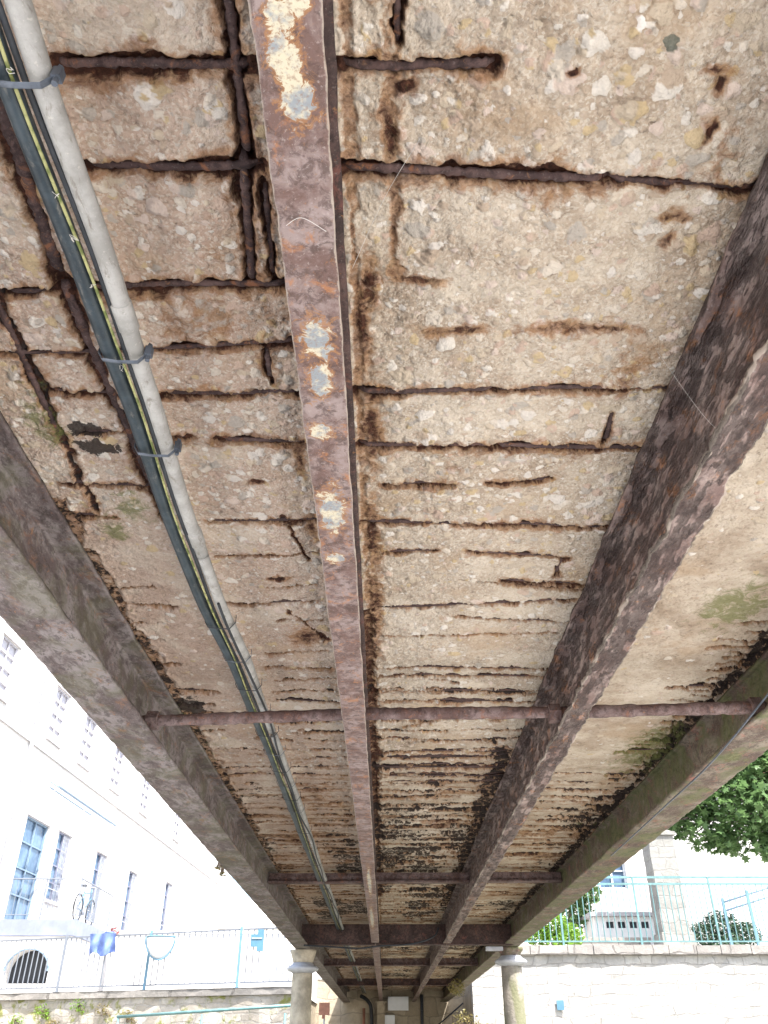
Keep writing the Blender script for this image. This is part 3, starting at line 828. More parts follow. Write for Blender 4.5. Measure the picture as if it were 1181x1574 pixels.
# fluffy dust threads on the cable
for i, y_ in enumerate((.63, .83, .92, 1.02, 1.24)):
    P_ = [(X_Y + drift(y_) + rnd.uniform(-.008, .008), y_ + rnd.uniform(-.01, .01), ZP - .024 + rnd.uniform(-.004, .002)) for _ in range(6)]
    tubeobj('dust_fluff', curve_pts(P_, 4), .0005, M['web'], 'wisp of pale fluff caught on the green and yellow cable', 'fluff', 4, group='wisps of fluff on the cable')

# ------------------------------------------------------------------ leaves
def leaf_cloud(n, pts_fn, size, r_, star=True):
    vs = []; fs = []
    star_p = [(0, -.5), (.16, -.2), (.5, -.22), (.30, .02), (.42, .32), (.12, .2), (0, .55), (-.12, .2), (-.42, .32), (-.30, .02), (-.5, -.22), (-.16, -.2)] if star else [(0, -.5), (.22, -.1), (.17, .25), (0, .5), (-.17, .25), (-.22, -.1)]
    for _ in range(n):
        p = pts_fn(); s = size * r_.uniform(.6, 1.25)
        R = Euler((r_.gauss(0, .55), r_.gauss(0, .55), r_.uniform(0, 6.28))).to_matrix()
        o = len(vs)
        for (a, b) in star_p: vs.append(p + R @ Vector((a * s, b * s, -.12 * s * (a * a * 4))))
        fs.append(tuple(range(o, o + len(star_p))))
    b = MB(); b.v = [tuple(v) for v in vs]; b.f = fs; b.m = [0] * len(fs)
    return b
def blob_fn(blobs, r_):
    ws = [b[3] ** 2 for b in blobs]
    def f():
        b = r_.choices(blobs, ws)[0]
        while True:
            d = Vector((r_.gauss(0, 1), r_.gauss(0, 1), r_.gauss(0, 1))).normalized()
            rad = b[3] * (r_.random() ** .33)
            return Vector(b[:3]) + Vector((d.x * rad, d.y * rad, d.z * rad * .72))
    return f
def tree(name, base, height, blobs, nleaf, size, mleaf, label, cat='tree', seed=1, tr=.22, lean=(0, 0), group=None):
    r_ = random.Random(seed)
    root = empty(name, base, 0, label, cat, group)
    tk = MB(); b0 = Vector(base)
    top = Vector((lean[0], lean[1], height * .55))
    tk.tube(curve_pts([Vector((0, 0, -.1)), top * .5 + Vector((.08, 0, 0)), top], 5), [tr * (1 - .5 * i / 10) for i in range(11)], 12)
    for bl in blobs:
        e = Vector(bl[:3]) - b0
        s_ = top * r_.uniform(.7, 1)
        mid = (s_ + e) / 2 + Vector((r_.uniform(-.3, .3), r_.uniform(-.3, .3), r_.uniform(.1, .5)))
        P_ = curve_pts([s_, mid, e], 4)
        tk.tube(P_, [tr * .38 * (1 - .85 * i / (len(P_) - 1)) for i in range(len(P_))], 7)
        for _ in range(3):
            e2 = e + Vector((r_.uniform(-1, 1), r_.uniform(-1, 1), r_.uniform(-.5, .6))) * bl[3] * .8
            tk.tube([mid, (mid + e2) / 2 + Vector((0, 0, .15)), e2], [tr * .12, tr * .08, tr * .03], 5)
    tk.build('trunk', M['bark'], root, True)
    c = leaf_cloud(nleaf, blob_fn([(b[0] - base[0], b[1] - base[1], b[2] - base[2], b[3]) for b in blobs], r_), size, r_)
    c.build('crown', mleaf, root)
    return root
def shrub(name, base, blobs, n, size, m, label, cat='shrub', seed=3, group=None, star=False):
    r_ = random.Random(seed)
    root = empty(name, base, 0, label, cat, group)
    st = MB()
    for bl in blobs:
        for _ in range(3):
            e = Vector((bl[0] - base[0] + r_.uniform(-.5, .5) * bl[3], bl[1] - base[1] + r_.uniform(-.5, .5) * bl[3], bl[2] - base[2]))
            st.tube([(r_.uniform(-.05, .05), r_.uniform(-.05, .05), 0), e * .5 + Vector((0, 0, .05)), e], [.015, .010, .005], 5)
    st.build('stem', M['bark'], root)
    leaf_cloud(n, blob_fn([(b[0] - base[0], b[1] - base[1], b[2] - base[2], b[3]) for b in blobs], r_), size, r_, star).build('foliage', m, root)
    return root

# ------------------------------------------------------------------ walls with openings
def pierced_wall(L0, L1, z0, z1, openings, depth=.22):
    """wall in the local y-z plane (outer face x = 0, outward +x) with rectangular openings and reveals"""
    b = MB()
    ysv = sorted(set([L0, L1] + [o[0] for o in openings] + [o[1] for o in openings]))
    zsv = sorted(set([z0, z1] + [o[2] for o in openings] + [o[3] for o in openings]))
    for i in range(len(ysv) - 1):
        for j in range(len(zsv) - 1):
            a, c, d, e = ysv[i], ysv[i + 1], zsv[j], zsv[j + 1]
            my, mz = (a + c) / 2, (d + e) / 2
            if any(o[0] < my < o[1] and o[2] < mz < o[3] for o in openings): continue
            b.add([(0, a, d), (0, c, d), (0, c, e), (0, a, e)], [(0, 1, 2, 3)])
    for (a, c, d, e) in openings:
        b.add([(0, a, d), (0, c, d), (0, c, e), (0, a, e), (-depth, a, d), (-depth, c, d), (-depth, c, e), (-depth, a, e)],
              [(0, 4, 5, 1), (1, 5, 6, 2), (2, 6, 7, 3), (3, 7, 4, 0)])
    return b
def window_part(root, y0, y1, z0, z1, d=.16, cols=2, rows=3, shutter=False, name='window', mat_f=None, pane=None):
    f = MB(); t_ = .05
    f.box(-d - .03, -d + .02, y0, y0 + t_, z0, z1); f.box(-d - .03, -d + .02, y1 - t_, y1, z0, z1)
    f.box(-d - .03, -d + .02, y0 + t_, y1 - t_, z0, z0 + t_); f.box(-d - .03, -d + .02, y0 + t_, y1 - t_, z1 - t_, z1)
    for i in range(1, cols):
        yc = y0 + (y1 - y0) * i / cols; f.box(-d - .02, -d + .012, yc - .025, yc + .025, z0 + t_, z1 - t_)
    for j in range(1, rows):
        zc = z0 + (z1 - z0) * j / rows; f.box(-d - .02, -d + .008, y0 + t_, y1 - t_, zc - .018, zc + .018)
    w = f.build(name, mat_f or M['white'], root)
    g = MB(); g.box(-d - .06, -d - .035, y0 + .01, y1 - .01, z0 + .01, z1 - .01)
    g.build('pane', pane or M['pane'], w)
    s_ = MB(); s_.box(-.02, .06, y0 - .06, y1 + .06, z0 - .09, z0 - .003); s_.build('sill', M['trim'], w)
    if shutter:
        s = MB(); k = int((z1 - z0) / .09)
        yb0, yb1 = y0 + (y1 - y0) * .0, y0 + (y1 - y0) * .42
        s.box(-.10, -.07, yb0, yb0 + .04, z0 + .01, z1 - .01); s.box(-.10, -.07, yb1 - .04, yb1, z0 + .01, z1 - .01)
        for i in range(k):
            zz = z0 + .03 + i * (z1 - z0 - .04) / k
            s.box(-.095, -.075, yb0 + .04, yb1 - .04, zz, zz + .055)
        s.build('shutter', M['shutter'], w)
    return w

# ---- white house on the left bank (its long front runs away beside the bridge)
hx0, hy0 = -9.67, 23.0
house = empty('house', (hx0, hy0, GROUND), -math.atan(.054), 'tall white rendered house with narrow windows standing left beside the bridge', 'house')
g0 = -GROUND
ops = []
low = [(22.87, 24.30, 2.76, 5.32), (25.05, 25.95, 3.56, 5.38), (28.2, 29.1, 3.40, 5.41), (31.55, 32.4, 3.48, 5.40), (36.1, 36.95, 3.9, 5.75)]
upw = [(19.3, 20.2, 7.55, 9.0), (22.9, 23.8, 7.5, 9.0), (25.3, 26.2, 7.5, 9.0), (28.2, 29.1, 7.5, 8.95), (31.5, 32.4, 7.5, 8.9), (36.1, 36.95, 7.5, 8.9)]
ops = [(a - hy0, b - hy0, c + g0, d + g0) for a, b, c, d in low + upw]
wl = pierced_wall(-9, 24, 0, 11.2 + g0, ops, .14)
wl.box(-8, -.001, -9, 24, 0, .02)
wl.add([(0, -9, 0), (-8, -9, 0), (-8, -9, 11.2 + g0), (0, -9, 11.2 + g0), (0, 24, 0), (-8, 24, 0), (-8, 24, 11.2 + g0), (0, 24, 11.2 + g0)], [(0, 3, 2, 1), (4, 5, 6, 7), (1, 2, 6, 5)])
wl.build('wall', M['house'], house)
rf = MB(); zr = 11.2 + g0
rf.add([(.5, -9.3, zr - .1), (.5, 24.3, zr - .1), (-8.5, 24.3, zr - .1), (-8.5, -9.3, zr - .1), (-4, -7, zr + 2.2), (-4, 22, zr + 2.2)],
       [(0, 1, 5, 4), (1, 2, 5), (2, 3, 4, 5), (3, 0, 4), (0, 3, 2, 1)])
rf.build('roof', M['roof'], house)
sc_ = MB(); sc_.box(.002, .05, -9, 24, 7.02 + g0, 7.14 + g0); sc_.build('string_course', M['trim'], house)
for i, (a, b, c, d) in enumerate(ops):
    if i == 0:
        f = window_part(house, a, b, c, d, d=.06, cols=2, rows=4, name='balcony_door', mat_f=M['bar_blue'])
    else:
        w_ = window_part(house, a, b, c, d, d=.05, cols=2, rows=4, mat_f=M['shutter'] if i < 5 else M['shutter_pale'], pane=M['pane'] if i < 5 else M['shutter_pale'])
        if i in (1, 2, 3, 4):
            g_ = MB(); 
            for k in range(6):
                yy_ = a + (b - a) * (.45 + k * .09); g_.tube([(.0, yy_, c + .0), (.0, yy_, d - .0)], .008, 6)
            g_.box(-.012, -.0085, a + .005, b - .005, c + .28, c + .30)
            g_.build('window_bars', M['tin'], w_)
    l_ = MB(); l_.box(.002, .035, a - .08, b + .08, d + .004, d + .13); l_.build('lintel', M['trim'], house)
dp = MB(); dp.tube([(.09, 21.95 - hy0, 2 + g0), (.09, 21.95 - hy0, 11 + g0)], .05, 8); dp.build('downpipe', M['tin'], house)
# awning frame above the door
aw = empty('awning_frame', (hx0, hy0, 5.2), -math.atan(.054), 'folded blue-grey awning frame sticking out above the balcony door', 'awning')
a_ = MB()
a_.tube([(.95, -.7, .72), (.95, 3.9, .72)], .028, 8); a_.build('front_rail', M['bar_blue'], aw)
a_ = MB(); a_.tube([(.70, -.7, .70), (.70, 2.4, .70)], .024, 8); a_.tube([(.82, -1, .76), (.82, 3.8, .76)], .016, 6); a_.build('inner_rail', M['bar_blue'], aw)
for yy_ in (3.86, 1.6, -.6):
    a_ = MB(); a_.tube(curve_pts([(0.0, yy_ - .25, -.12), (.12, yy_ - .2, .1), (.5, yy_ - .05, .42), (.95, yy_, .72)], 5), .014, 6); a_.build('arm', M['tin'], aw)

# ---- terrace block under the balcony door, with the arch
ter = empty('terrace', (-8.72, 24.1, 1.0), 0, 'white walled terrace with a barred arch at the foot of the white house', 'terrace')
def arch_wall():
    b = MB(); x0, x1 = -.93, .92; z0, z1 = -2.6, 1.38; yf = -1.4
    ax, aw_, ab, at = -.035 - .01, .535, .35, 1.10
    spring = .62
    n = 16
    pts = []
    for i in range(n + 1):
        a = math.pi * i / n
        pts.append((ax - aw_ * math.cos(a), spring + (at - spring) * math.sin(a)))
    # left, right, below, above ring
    def q(p): b.add([(x, yf, z) for x, z in p], [tuple(range(len(p)))])
    q([(x0, z0), (x1, z0), (x1, ab), (x0, ab)])
    q([(x0, ab), (ax - aw_, ab), (ax - aw_, spring), (x0, spring)])
    q([(ax + aw_, ab), (x1, ab), (x1, spring), (ax + aw_, spring)])
    for i in range(n):
        (xa, za), (xb, zb_) = pts[i], pts[i + 1]
        q([(xa, za), (xb, zb_), (xb, z1), (xa, z1)])
    q([(x0, spring), (ax - aw_, spring), (ax - aw_, z1), (x0, z1)])
    q([(ax + aw_, spring), (x1, spring), (x1, z1), (ax + aw_, z1)])
    loop = [(ax - aw_, ab)] + pts + [(ax + aw_, ab)]
    for i in range(len(loop)):
        (xa, za), (xb, zb_) = loop[i], loop[(i + 1) % len(loop)]
        b.add([(xa, yf, za), (xa, yf + .45, za), (xb, yf + .45, zb_), (xb, yf, zb_)], [(0, 1, 2, 3)])
    b.add([(x1, yf, z0), (x1, 1.4, z0), (x1, 1.4, z1), (x1, yf, z1)], [(0, 1, 2, 3)])
    b.add([(x0, 1.4, z0), (x1, 1.4, z0), (x1, 1.4, z1), (x0, 1.4, z1)], [(3, 2, 1, 0)])
    return b, loop, yf
b_, loop, yf = arch_wall(); b_.build('wall', M['house'], ter)
b_ = MB(); b_.add([(x, yf + .40, z) for x, z in loop], [tuple(range(len(loop)))[::-1]]); b_.build('arch_recess', M['dark'], ter)
b_ = MB()
for i in range(len(loop) - 2):
    if i == 0: continue
    (xa, za), (xb, zb_) = loop[i], loop[i + 1]
    b_.bar((xa, yf - .012, za), (xb, yf - .012, zb_), .07, .03)
b_.build('arch_surround', M['bar_blue'], ter)
b_ = MB(); b_.box(-.95, .97, -1.45, 1.45, 1.385, 1.75); b_.build('slab', M['slab'], ter)
rl = MB()
for x_, y_ in ((.90, -1.38), (.90, 0), (.90, 1.38), (.0, -1.38)):
    rl.tube([(x_, y_, 1.752), (x_, y_, 2.72)], .016, 6)
rl.tube([(-.93, -1.38, 2.70), (.90, -1.38, 2.70), (.90, 1.38, 2.70)], .018, 6)
rl.tube([(-.93, -1.38, 1.86), (.90, -1.38, 1.86), (.90, 1.38, 1.86)], .012, 6)
for i in range(22):
    rl.tube([(.90, -1.3 + i * .125, 1.86), (.90, -1.3 + i * .125, 2.70)], .007, 5)
for i in range(14):
    rl.tube([(-.86 + i * .125, -1.38, 1.86), (-.86 + i * .125, -1.38, 2.70)], .007, 5)
rl.build('railing', M['fence_l'], ter)

# ---- bicycle on the terrace
bk = empty('bicycle', (-8.02, 23.35, 2.755), math.radians(90), 'blue-black bicycle leaning on the terrace railing of the white house', 'bicycle')
def wheel(x):
    b = MB(); n = 28
    P_ = [(x + .33 * math.cos(2 * math.pi * i / n), 0, .345 + .33 * math.sin(2 * math.pi * i / n)) for i in range(n + 1)]
    b.tube(P_, .020, 6, caps=False)
    w = b.build('wheel', M['black'], bk, True)
    s = MB()
    for i in range(14):
        a = 2 * math.pi * i / 14; s.tube([(x, 0, .345), (x + .32 * math.cos(a), 0, .345 + .32 * math.sin(a))], .003, 4)
    s.tube([(x, -.04, .345), (x, .04, .345)], .02, 8)
    s.build('spokes', M['tin'], w)
wheel(0); wheel(1.06)
f = MB()
for a, b in [((0, .345), (.30, .78)), ((.30, .78), (.42, .30)), ((.30, .74), (.86, .82)), ((.42, .30), (.88, .68)), ((.86, .92), (1.06, .345)), ((0, .345), (.42, .30)), ((.30, .78), (.27, .90))]:
    f.tube([(a[0], 0, a[1]), (b[0], 0, b[1])], .016, 7)
f.build('frame', M['bluebox'], bk, True)
f = MB(); f.tube([(.12, 0, .90), (.25, 0, .93), (.38, 0, .92)], [.07, .055, .03], 8, sq=.45); f.build('saddle', M['black'], bk, True)
f = MB(); f.tube(curve_pts([(.80, -.26, .96), (.90, -.18, 1.0), (.88, 0, .96), (.90, .18, 1.0), (.80, .26, .96)], 4), .013, 6); f.build('handlebar', M['tin'], bk, True)
f = MB(); f.tube([(.42, -.06, .30), (.42, .06, .30)], .08, 14); f.tube([(.42, .07, .30), (.42, .07, .14)], .01, 5); f.box(.37, .47, .07, .15, .125, .145); f.build('crank', M['tin'], bk)

# ---- left quay
def ql(x): return 18.8 - .366 * (x + 3.0)
xq0, xq1 = -16.0, -1.75
sheet('quay_pavement', [(xq0, ql(xq0)), (xq1, ql(xq1)), (xq1, 60), (-80, 60), (-80, ql(xq0))], 1.0, M['quay'])
def slanted_wall(name, x0, x1, off, th, z0, z1, mat, dz=0.0, seg=.22, amp=.035):
    b = MB(); L = abs(x1 - x0); n = int(L / seg); m = max(1, int((z1 - z0) / seg))
    for s_, o_ in ((1, off), (-1, off + th)):
        vs = [(x0 + (x1 - x0) * i / n, ql(x0 + (x1 - x0) * i / n) + o_ + (rnd.uniform(-amp, amp) if s_ == 1 else 0), z0 + (z1 - z0) * j / m) for j in range(m + 1) for i in range(n + 1)]
        fs = [(j * (n + 1) + i, j * (n + 1) + i + 1, (j + 1) * (n + 1) + i + 1, (j + 1) * (n + 1) + i) for j in range(m) for i in range(n)]
        b.add(vs, fs if s_ == 1 else [f[::-1] for f in fs])
    ya, yb = ql(x0) + off, ql(x1) + off
    b.add([(x0, ya - amp, z1), (x1, yb - amp, z1), (x1, yb + th, z1), (x0, ya + th, z1)], [(0, 1, 2, 3)])
    b.add([(x1, yb, z0), (x1, yb + th, z0), (x1, yb + th, z1), (x1, yb, z1)], [(0, 1, 2, 3)])
    return b
tag(slanted_wall('w', -9.6, xq1, -.25, .5, GROUND - .05, .90, M['stoneL']).build('quay_wall', M['stoneL']), 'mossy rubble quay wall under the pale fence, left of the bridge', 'wall')
b_ = slanted_wall('c', -9.6, xq1, -.32, .62, .904, 1.03, M['cap'], amp=.012)
cap = b_.build('coping', M['cap']); cap.parent = bpy.data.objects['quay_wall']

# railing on the left quay
fl = empty('metal_fence', (0, 0, 0), 0, 'pale blue-grey metal railing along the left quay in front of the white house', 'fence')
posts = [-11.2, -9.15, -7.09, -5.02, -2.98]
zb_, zt_ = 1.035, 2.09
def fp(x, o=-.0): return (x, ql(x) + o)
for x in posts:
    p = MB(); X_, Y_ = fp(x); p.box(X_ - .026, X_ + .026, Y_ - .026, Y_ + .026, zb_, zt_ + .06); p.box(X_ - .06, X_ + .06, Y_ - .06, Y_ + .06, zb_, zb_ + .02)
    p.build('post', M['post_l'] if x > -6 else M['fence_l'], fl)
for a, b in zip(posts[:-1] + [-2.95], posts[1:] + [-1.78]):
    if b - a < .5: continue
    p = MB()
    A = fp(a + .03); B = fp(b - .03)
    for z in (zt_, zb_ + .10): p.bar((*A, z), (*B, z), .035, .03)
    n = int((b - a) / .122)
    for i in range(1, n):
        x = a + (b - a) * i / n; q_ = fp(x)
        p.tube([(*q_, zb_ + .11), (*q_, zt_ - .01)], .0125, 6)
    p.build('baluster_panel', M['fence_l'], fl)
# things on and by that fence
def P2(x, o): return Vector((x, ql(x) + o, 0))
cl = MB(); nx_, nz_ = 10, 8; vs = []
for j in range(nz_ + 1):
    for i in range(nx_ + 1):
        x = -6.47 + .62 * i / nx_; q_ = P2(x, -.10 - .05 * math.sin(i * 1.3) - .03 * math.cos(j + i))
        vs.append((x + .02 * j * .3, q_.y, 2.13 - .40 * j / nz_ * (1 - .12 * math.sin(i * .9)) ))
fs = [(j * (nx_ + 1) + i, (j + 1) * (nx_ + 1) + i, (j + 1) * (nx_ + 1) + i + 1, j * (nx_ + 1) + i + 1) for j in range(nz_) for i in range(nx_)]
cl.add(vs, fs); cl.add([(v[0], v[1] + .03, v[2]) for v in vs], [f[::-1] for f in fs])
tag(cl.build('cloth', M['blue'], None, True), 'blue cloth hung over the pale railing left of the round basket', 'cloth')
sh_ = shrub('potted_flowers', (-6.05, ql(-6.05) + .25, 1.9), [(-6.0, ql(-6.0) + .2, 2.2, .13)], 90, .07, M['pink'], 'small red flowers in a pot above the blue cloth', 'flowers', 8)
pt_ = MB(); pt_.lathe([(.06, .10), (.07, .11), (.10, .25), (.11, .27)], 0, -.2, 14); pt_.build('pot', M['blue'], sh_, True)
# round basket with a blue rim
bs = empty('hanging_basket', (-4.72, ql(-4.72) - .20, 1.55), 0, 'round white basket with a blue rim hanging on the pale railing', 'basket')
b_ = MB(); n = 20; vs = []; fs = []
for j in range(7):
    ph = (j / 6) * math.pi / 2
    for i in range(n):
        a = 2 * math.pi * i / n
        vs.append((.30 * math.cos(a) * math.cos(ph), .18 * math.sin(a) * math.cos(ph), .45 - .42 * math.sin(ph)))
for j in range(6):
    for i in range(n): fs.append((j * n + i, (j + 1) * n + i, (j + 1) * n + (i + 1) % n, j * n + (i + 1) % n))
b_.add(vs, fs); b_.build('bowl', M['white'], bs, True)
b_ = MB(); b_.tube([(.30 * math.cos(2 * math.pi * i / 20), .18 * math.sin(2 * math.pi * i / 20), .45) for i in range(21)], .018, 6, caps=False)
b_.tube([(.31 * math.cos(a), -.05, .45 - .43 * math.sin(a)) for a in [math.pi * i / 14 for i in range(15)]], .018, 6)
b_.build('rim', M['post_l'], bs, True)
# blue letter box
lb_ = empty('letter_box', (-2.60, ql(-2.60) - .08, 1.75), 0, 'bright blue letter box fixed to the pale railing near the bridge', 'letter box')
b_ = MB(); b_.box(-.13, .0, -.07, .07, 0, .22); b_.box(.002, .12, -.07, .07, -.08, .31); b_.build('box', M['bluebox'], lb_)
b_ = MB(); b_.box(-.11, .10, -.085, -.072, .14, .16); b_.build('slot', M['tin'], lb_)
# teal handrail lower down in front of the quay wall
hr = empty('handrail', (-3.5, 17.2, GROUND), 0, 'thin teal handrail running low in front of the mossy quay wall', 'handrail')
b_ = MB(); b_.tube([(-1.65, 1.15, 2.14), (1.85, -.15, 2.28)], .026, 8); b_.build('rail', M['fence_r'], hr, True)
for x_, y_ in ((-1.62, 1.14), (.1, .5), (1.7, -.09)):
    b_ = MB(); b_.tube([(x_, y_, 0), (x_, y_, 2.16)], .022, 8); b_.build('post', M['fence_r'], hr, True)
# weeds on the left wall
for i, (x, z, s_) in enumerate([(-6.4, .80, .30), (-5.8, .72, .25), (-7.2, .70, .28), (-5.2, .60, .22), (-7.8, .55, .3), (-6.9, .45, .25)]):
    y_ = ql(x) - .30
    sh_ = shrub('wall_weed', (x, y_ + .08, z - .12), [(x, y_ - .05, z, s_ * .6), (x + .12, y_ - .04, z - .1, s_ * .4)], 120, .055, M['leafdry'] if i % 2 else M['leaf3'], 'dry and green weed clump sprouting from the left quay wall', 'weed', 40 + i, 'weeds growing out of the left quay wall')
# weed at the edge of the left outer beam
shrub('wall_weed', (-1.10, 5.95, 1.06), [(-1.14, 5.95, 1.03, .035), (-1.13, 6.08, 1.02, .03)], 60, .022, M['leafdry'], 'tiny weed tuft on the outside edge of the left outer beam', 'weed', 77)

# paler house behind, left
hb = empty('house', (-7.0, 46, 1.0), 0, 'distant cream house seen low behind the railing, left of the bridge', 'house')
wb = pierced_wall(-6, 5, 0, 4.2, [(-3, -2, 1.2, 2.6), (1, 2, 1.2, 2.6)])
Mr = Matrix.Rotation(-math.pi / 2, 4, 'Z')
wb.v = [tuple(Mr @ Vector(v)) for v in wb.v]
wb.add([(-6, 0, 0), (-6, 6, 0), (-6, 6, 4.2), (-6, 0, 4.2), (5, 0, 0), (5, 6, 0), (5, 6, 4.2), (5, 0, 4.2)], [(0, 3, 2, 1), (4, 5, 6, 7), (1, 2, 6, 5)])
wb.build('wall', M['house'], hb)
r_ = MB(); r_.add([(-6.3, -.4, 4.15), (5.3, -.4, 4.15), (5.3, 6.4, 4.15), (-6.3, 6.4, 4.15), (-5, 3, 5.8), (4, 3, 5.8)], [(0, 1, 5, 4), (1, 2, 5), (2, 3, 4, 5), (3, 0, 4), (0, 3, 2, 1)]); r_.build('roof', M['house2'], hb)
for a in (-3, 1):
    f = MB(); f.box(a + .01, a + .99, .14, .17, 1.21, 2.59); w_ = f.build('window', M['pane'], hb)
gw = MB(); gw.box(-9, -2, 30, 30.3, 1.0, 3.2); gw.box(-9.05, -1.95, 29.95, 30.35, 3.203, 3.30)
tag(gw.build('garden_wall', M['house']), 'plain white garden wall behind the pale railing', 'wall')

# ------------------------------------------------------------------ right bank
YR = 21.5
sheet('quay_pavement', [(2.0, YR + .02), (60, YR + .02), (60, 80), (2.0, 80)], 2.02, M['quay'])
def face_wall(x0, x1, y, z0, z1, th, seg=.25, amp=.03):
    b = MB(); n = int((x1 - x0) / seg); m = max(1, int((z1 - z0) / seg))
    vs = [(x0 + (x1 - x0) * i / n, y + rnd.uniform(-amp, amp), z0 + (z1 - z0) * j / m) for j in range(m + 1) for i in range(n + 1)]
    fs = [(j * (n + 1) + i, j * (n + 1) + i + 1, (j + 1) * (n + 1) + i + 1, (j + 1) * (n + 1) + i) for j in range(m) for i in range(n)]
    b.add(vs, fs)
    b.add([(x0, y, z0), (x0, y + th, z0), (x0, y + th, z1), (x0, y, z1)], [(3, 2, 1, 0)])
    b.add([(x1, y, z0), (x1, y + th, z0), (x1, y + th, z1), (x1, y, z1)], [(0, 1, 2, 3)])
    b.add([(x0, y - amp, z1), (x1, y - amp, z1), (x1, y + th, z1), (x0, y + th, z1)], [(0, 1, 2, 3)])
    return b
rw = tag(face_wall(1.98, 17, YR, GROUND - .05, 1.86, .4).build('quay_wall', M['stoneR']), 'tall pale rubble stone quay wall below the teal fence, right of the bridge', 'wall')
b_ = MB(); x = 1.93
while x < 17:
    w = rnd.uniform(.5, .95); b_.box(x, x + w - .012, YR - .10 - rnd.uniform(0, .03), YR + .42, 1.863, 2.055 + rnd.uniform(-.01, .01)); x += w
b_.build('coping', M['cap'], rw)
b_ = MB(); b_.box(3.86, 4.02, YR - .075, YR - .042, .76, .95)
tag(b_.build('wall_plate', M['bluebox']), 'small blue metal plate on the pale quay wall beside the right column', 'plate')

def fence_r():
    root = empty('metal_fence', (0, 0, 0), 0, 'teal metal railing with double top rail on top of the right quay wall', 'fence')
    ps = [2.35, 4.2, 6.05, 7.9, 9.75, 11.6, 13.5]
    y = YR + .12; zb, z1, z2 = 2.06, 3.40, 3.57
    for x in ps:
        p = MB(); p.box(x - .022, x + .022, y - .022, y + .022, zb, z2); p.build('post', M['fence_r'], root)
    for a, b in zip(ps[:-1], ps[1:]):
        p = MB()
        p.bar((a + .025, y, z1), (b - .025, y, z1), .03, .045); p.bar((a + .025, y, z2 - .02), (b - .025, y, z2 - .02), .03, .05); p.bar((a + .025, y, zb + .09), (b - .025, y, zb + .09), .03, .03)
        n = 13
        for i in range(1, n):
            x = a + (b - a) * i / n; p.tube([(x, y, zb + .09), (x, y, z1)], .0120, 6)
        p.build('baluster_panel', M['fence_r'], root)
fence_r()

# stone pillar behind the fence
pl = empty('stone_pillar', (7.45, 23.6, 2.02), 0, 'square grey stone gate pillar standing behind the teal fence', 'pillar')
b_ = MB(); vs = []; n = 12
for j in range(n + 1):
    z = 2.855 * j / n; w = .36 - .02 * j / n
    for (sx, sy) in ((-1, -1), (1, -1), (1, 1), (-1, 1)): vs.append((sx * w + rnd.uniform(-.012, .012), sy * w + rnd.uniform(-.012, .012), z))
fs = [(j * 4 + k, j * 4 + (k + 1) % 4, (j + 1) * 4 + (k + 1) % 4, (j + 1) * 4 + k) for j in range(n) for k in range(4)] + [(n * 4, n * 4 + 1, n * 4 + 2, n * 4 + 3)]
b_.add(vs, fs); b_.box(-.42, .42, -.42, .42, -.02, .5)
b_.build('shaft', M['pillar'], pl)
b_ = MB(); b_.box(-.40, .40, -.40, .40, 2.86, 2.95); b_.add([(-.36, -.36, 2.952), (.36, -.36, 2.952), (.36, .36, 2.952), (-.36, .36, 2.952), (0, 0, 3.15)], [(0, 1, 4), (1, 2, 4), (2, 3, 4), (3, 0, 4)]); b_.build('cap', M['pillar'], pl)

# white house behind, right
hr_ = empty('house', (11.5, 31, 2.02), 0, 'wide white house behind the trees on the right bank', 'house')
opr = [(-4.0, -3.0, 2.7, 3.9), (2.2, 3.3, 2.7, 3.9), (5.5, 6.6, 2.7, 3.9)]
wb = pierced_wall(-7.5, 9, 0, 6.5, opr)
wb.v = [tuple(Vector((v[1], -v[0], v[2]))) for v in wb.v]
wb.add([(-7.5, 0, 0), (-7.5, 7, 0), (-7.5, 7, 6.5), (-7.5, 0, 6.5), (9, 0, 0), (9, 7, 0), (9, 7, 6.5), (9, 0, 6.5)], [(0, 3, 2, 1), (4, 5, 6, 7), (1, 2, 6, 5)])
wb.build('wall', M['house'], hr_)
r_ = MB(); r_.add([(-7.9, -.5, 6.45), (9.4, -.5, 6.45), (9.4, 7.5, 6.45), (-7.9, 7.5, 6.45), (-6, 3.5, 8.6), (7.5, 3.5, 8.6)], [(0, 1, 5, 4), (1, 2, 5), (2, 3, 4, 5), (3, 0, 4), (0, 3, 2, 1)]); r_.build('roof', M['roof'], hr_)
for (a, b, c, d) in opr:
    f = MB(); f.box(a, b, .12, .17, c, c + .06); f.box(a, b, .12, .17, d - .06, d); f.box(a, a + .06, .12, .17, c + .06, d - .06); f.box(b - .06, b, .12, .17, c + .06, d - .06)
    m_ = (a + b) / 2; f.box(m_ - .03, m_ + .03, .13, .16, c + .06, d - .06); f.box(a + .06, m_ - .03, .13, .16, (c + d) / 2 - .02, (c + d) / 2 + .02); f.box(m_ + .03, b - .06, .13, .16, (c + d) / 2 - .02, (c + d) / 2 + .02)
    w_ = f.build('window', M['white'], hr_)
    g = MB(); g.box(a + .01, b - .01, .18, .20, c + .01, d - .01); g.build('pane', M['pane'], w_)
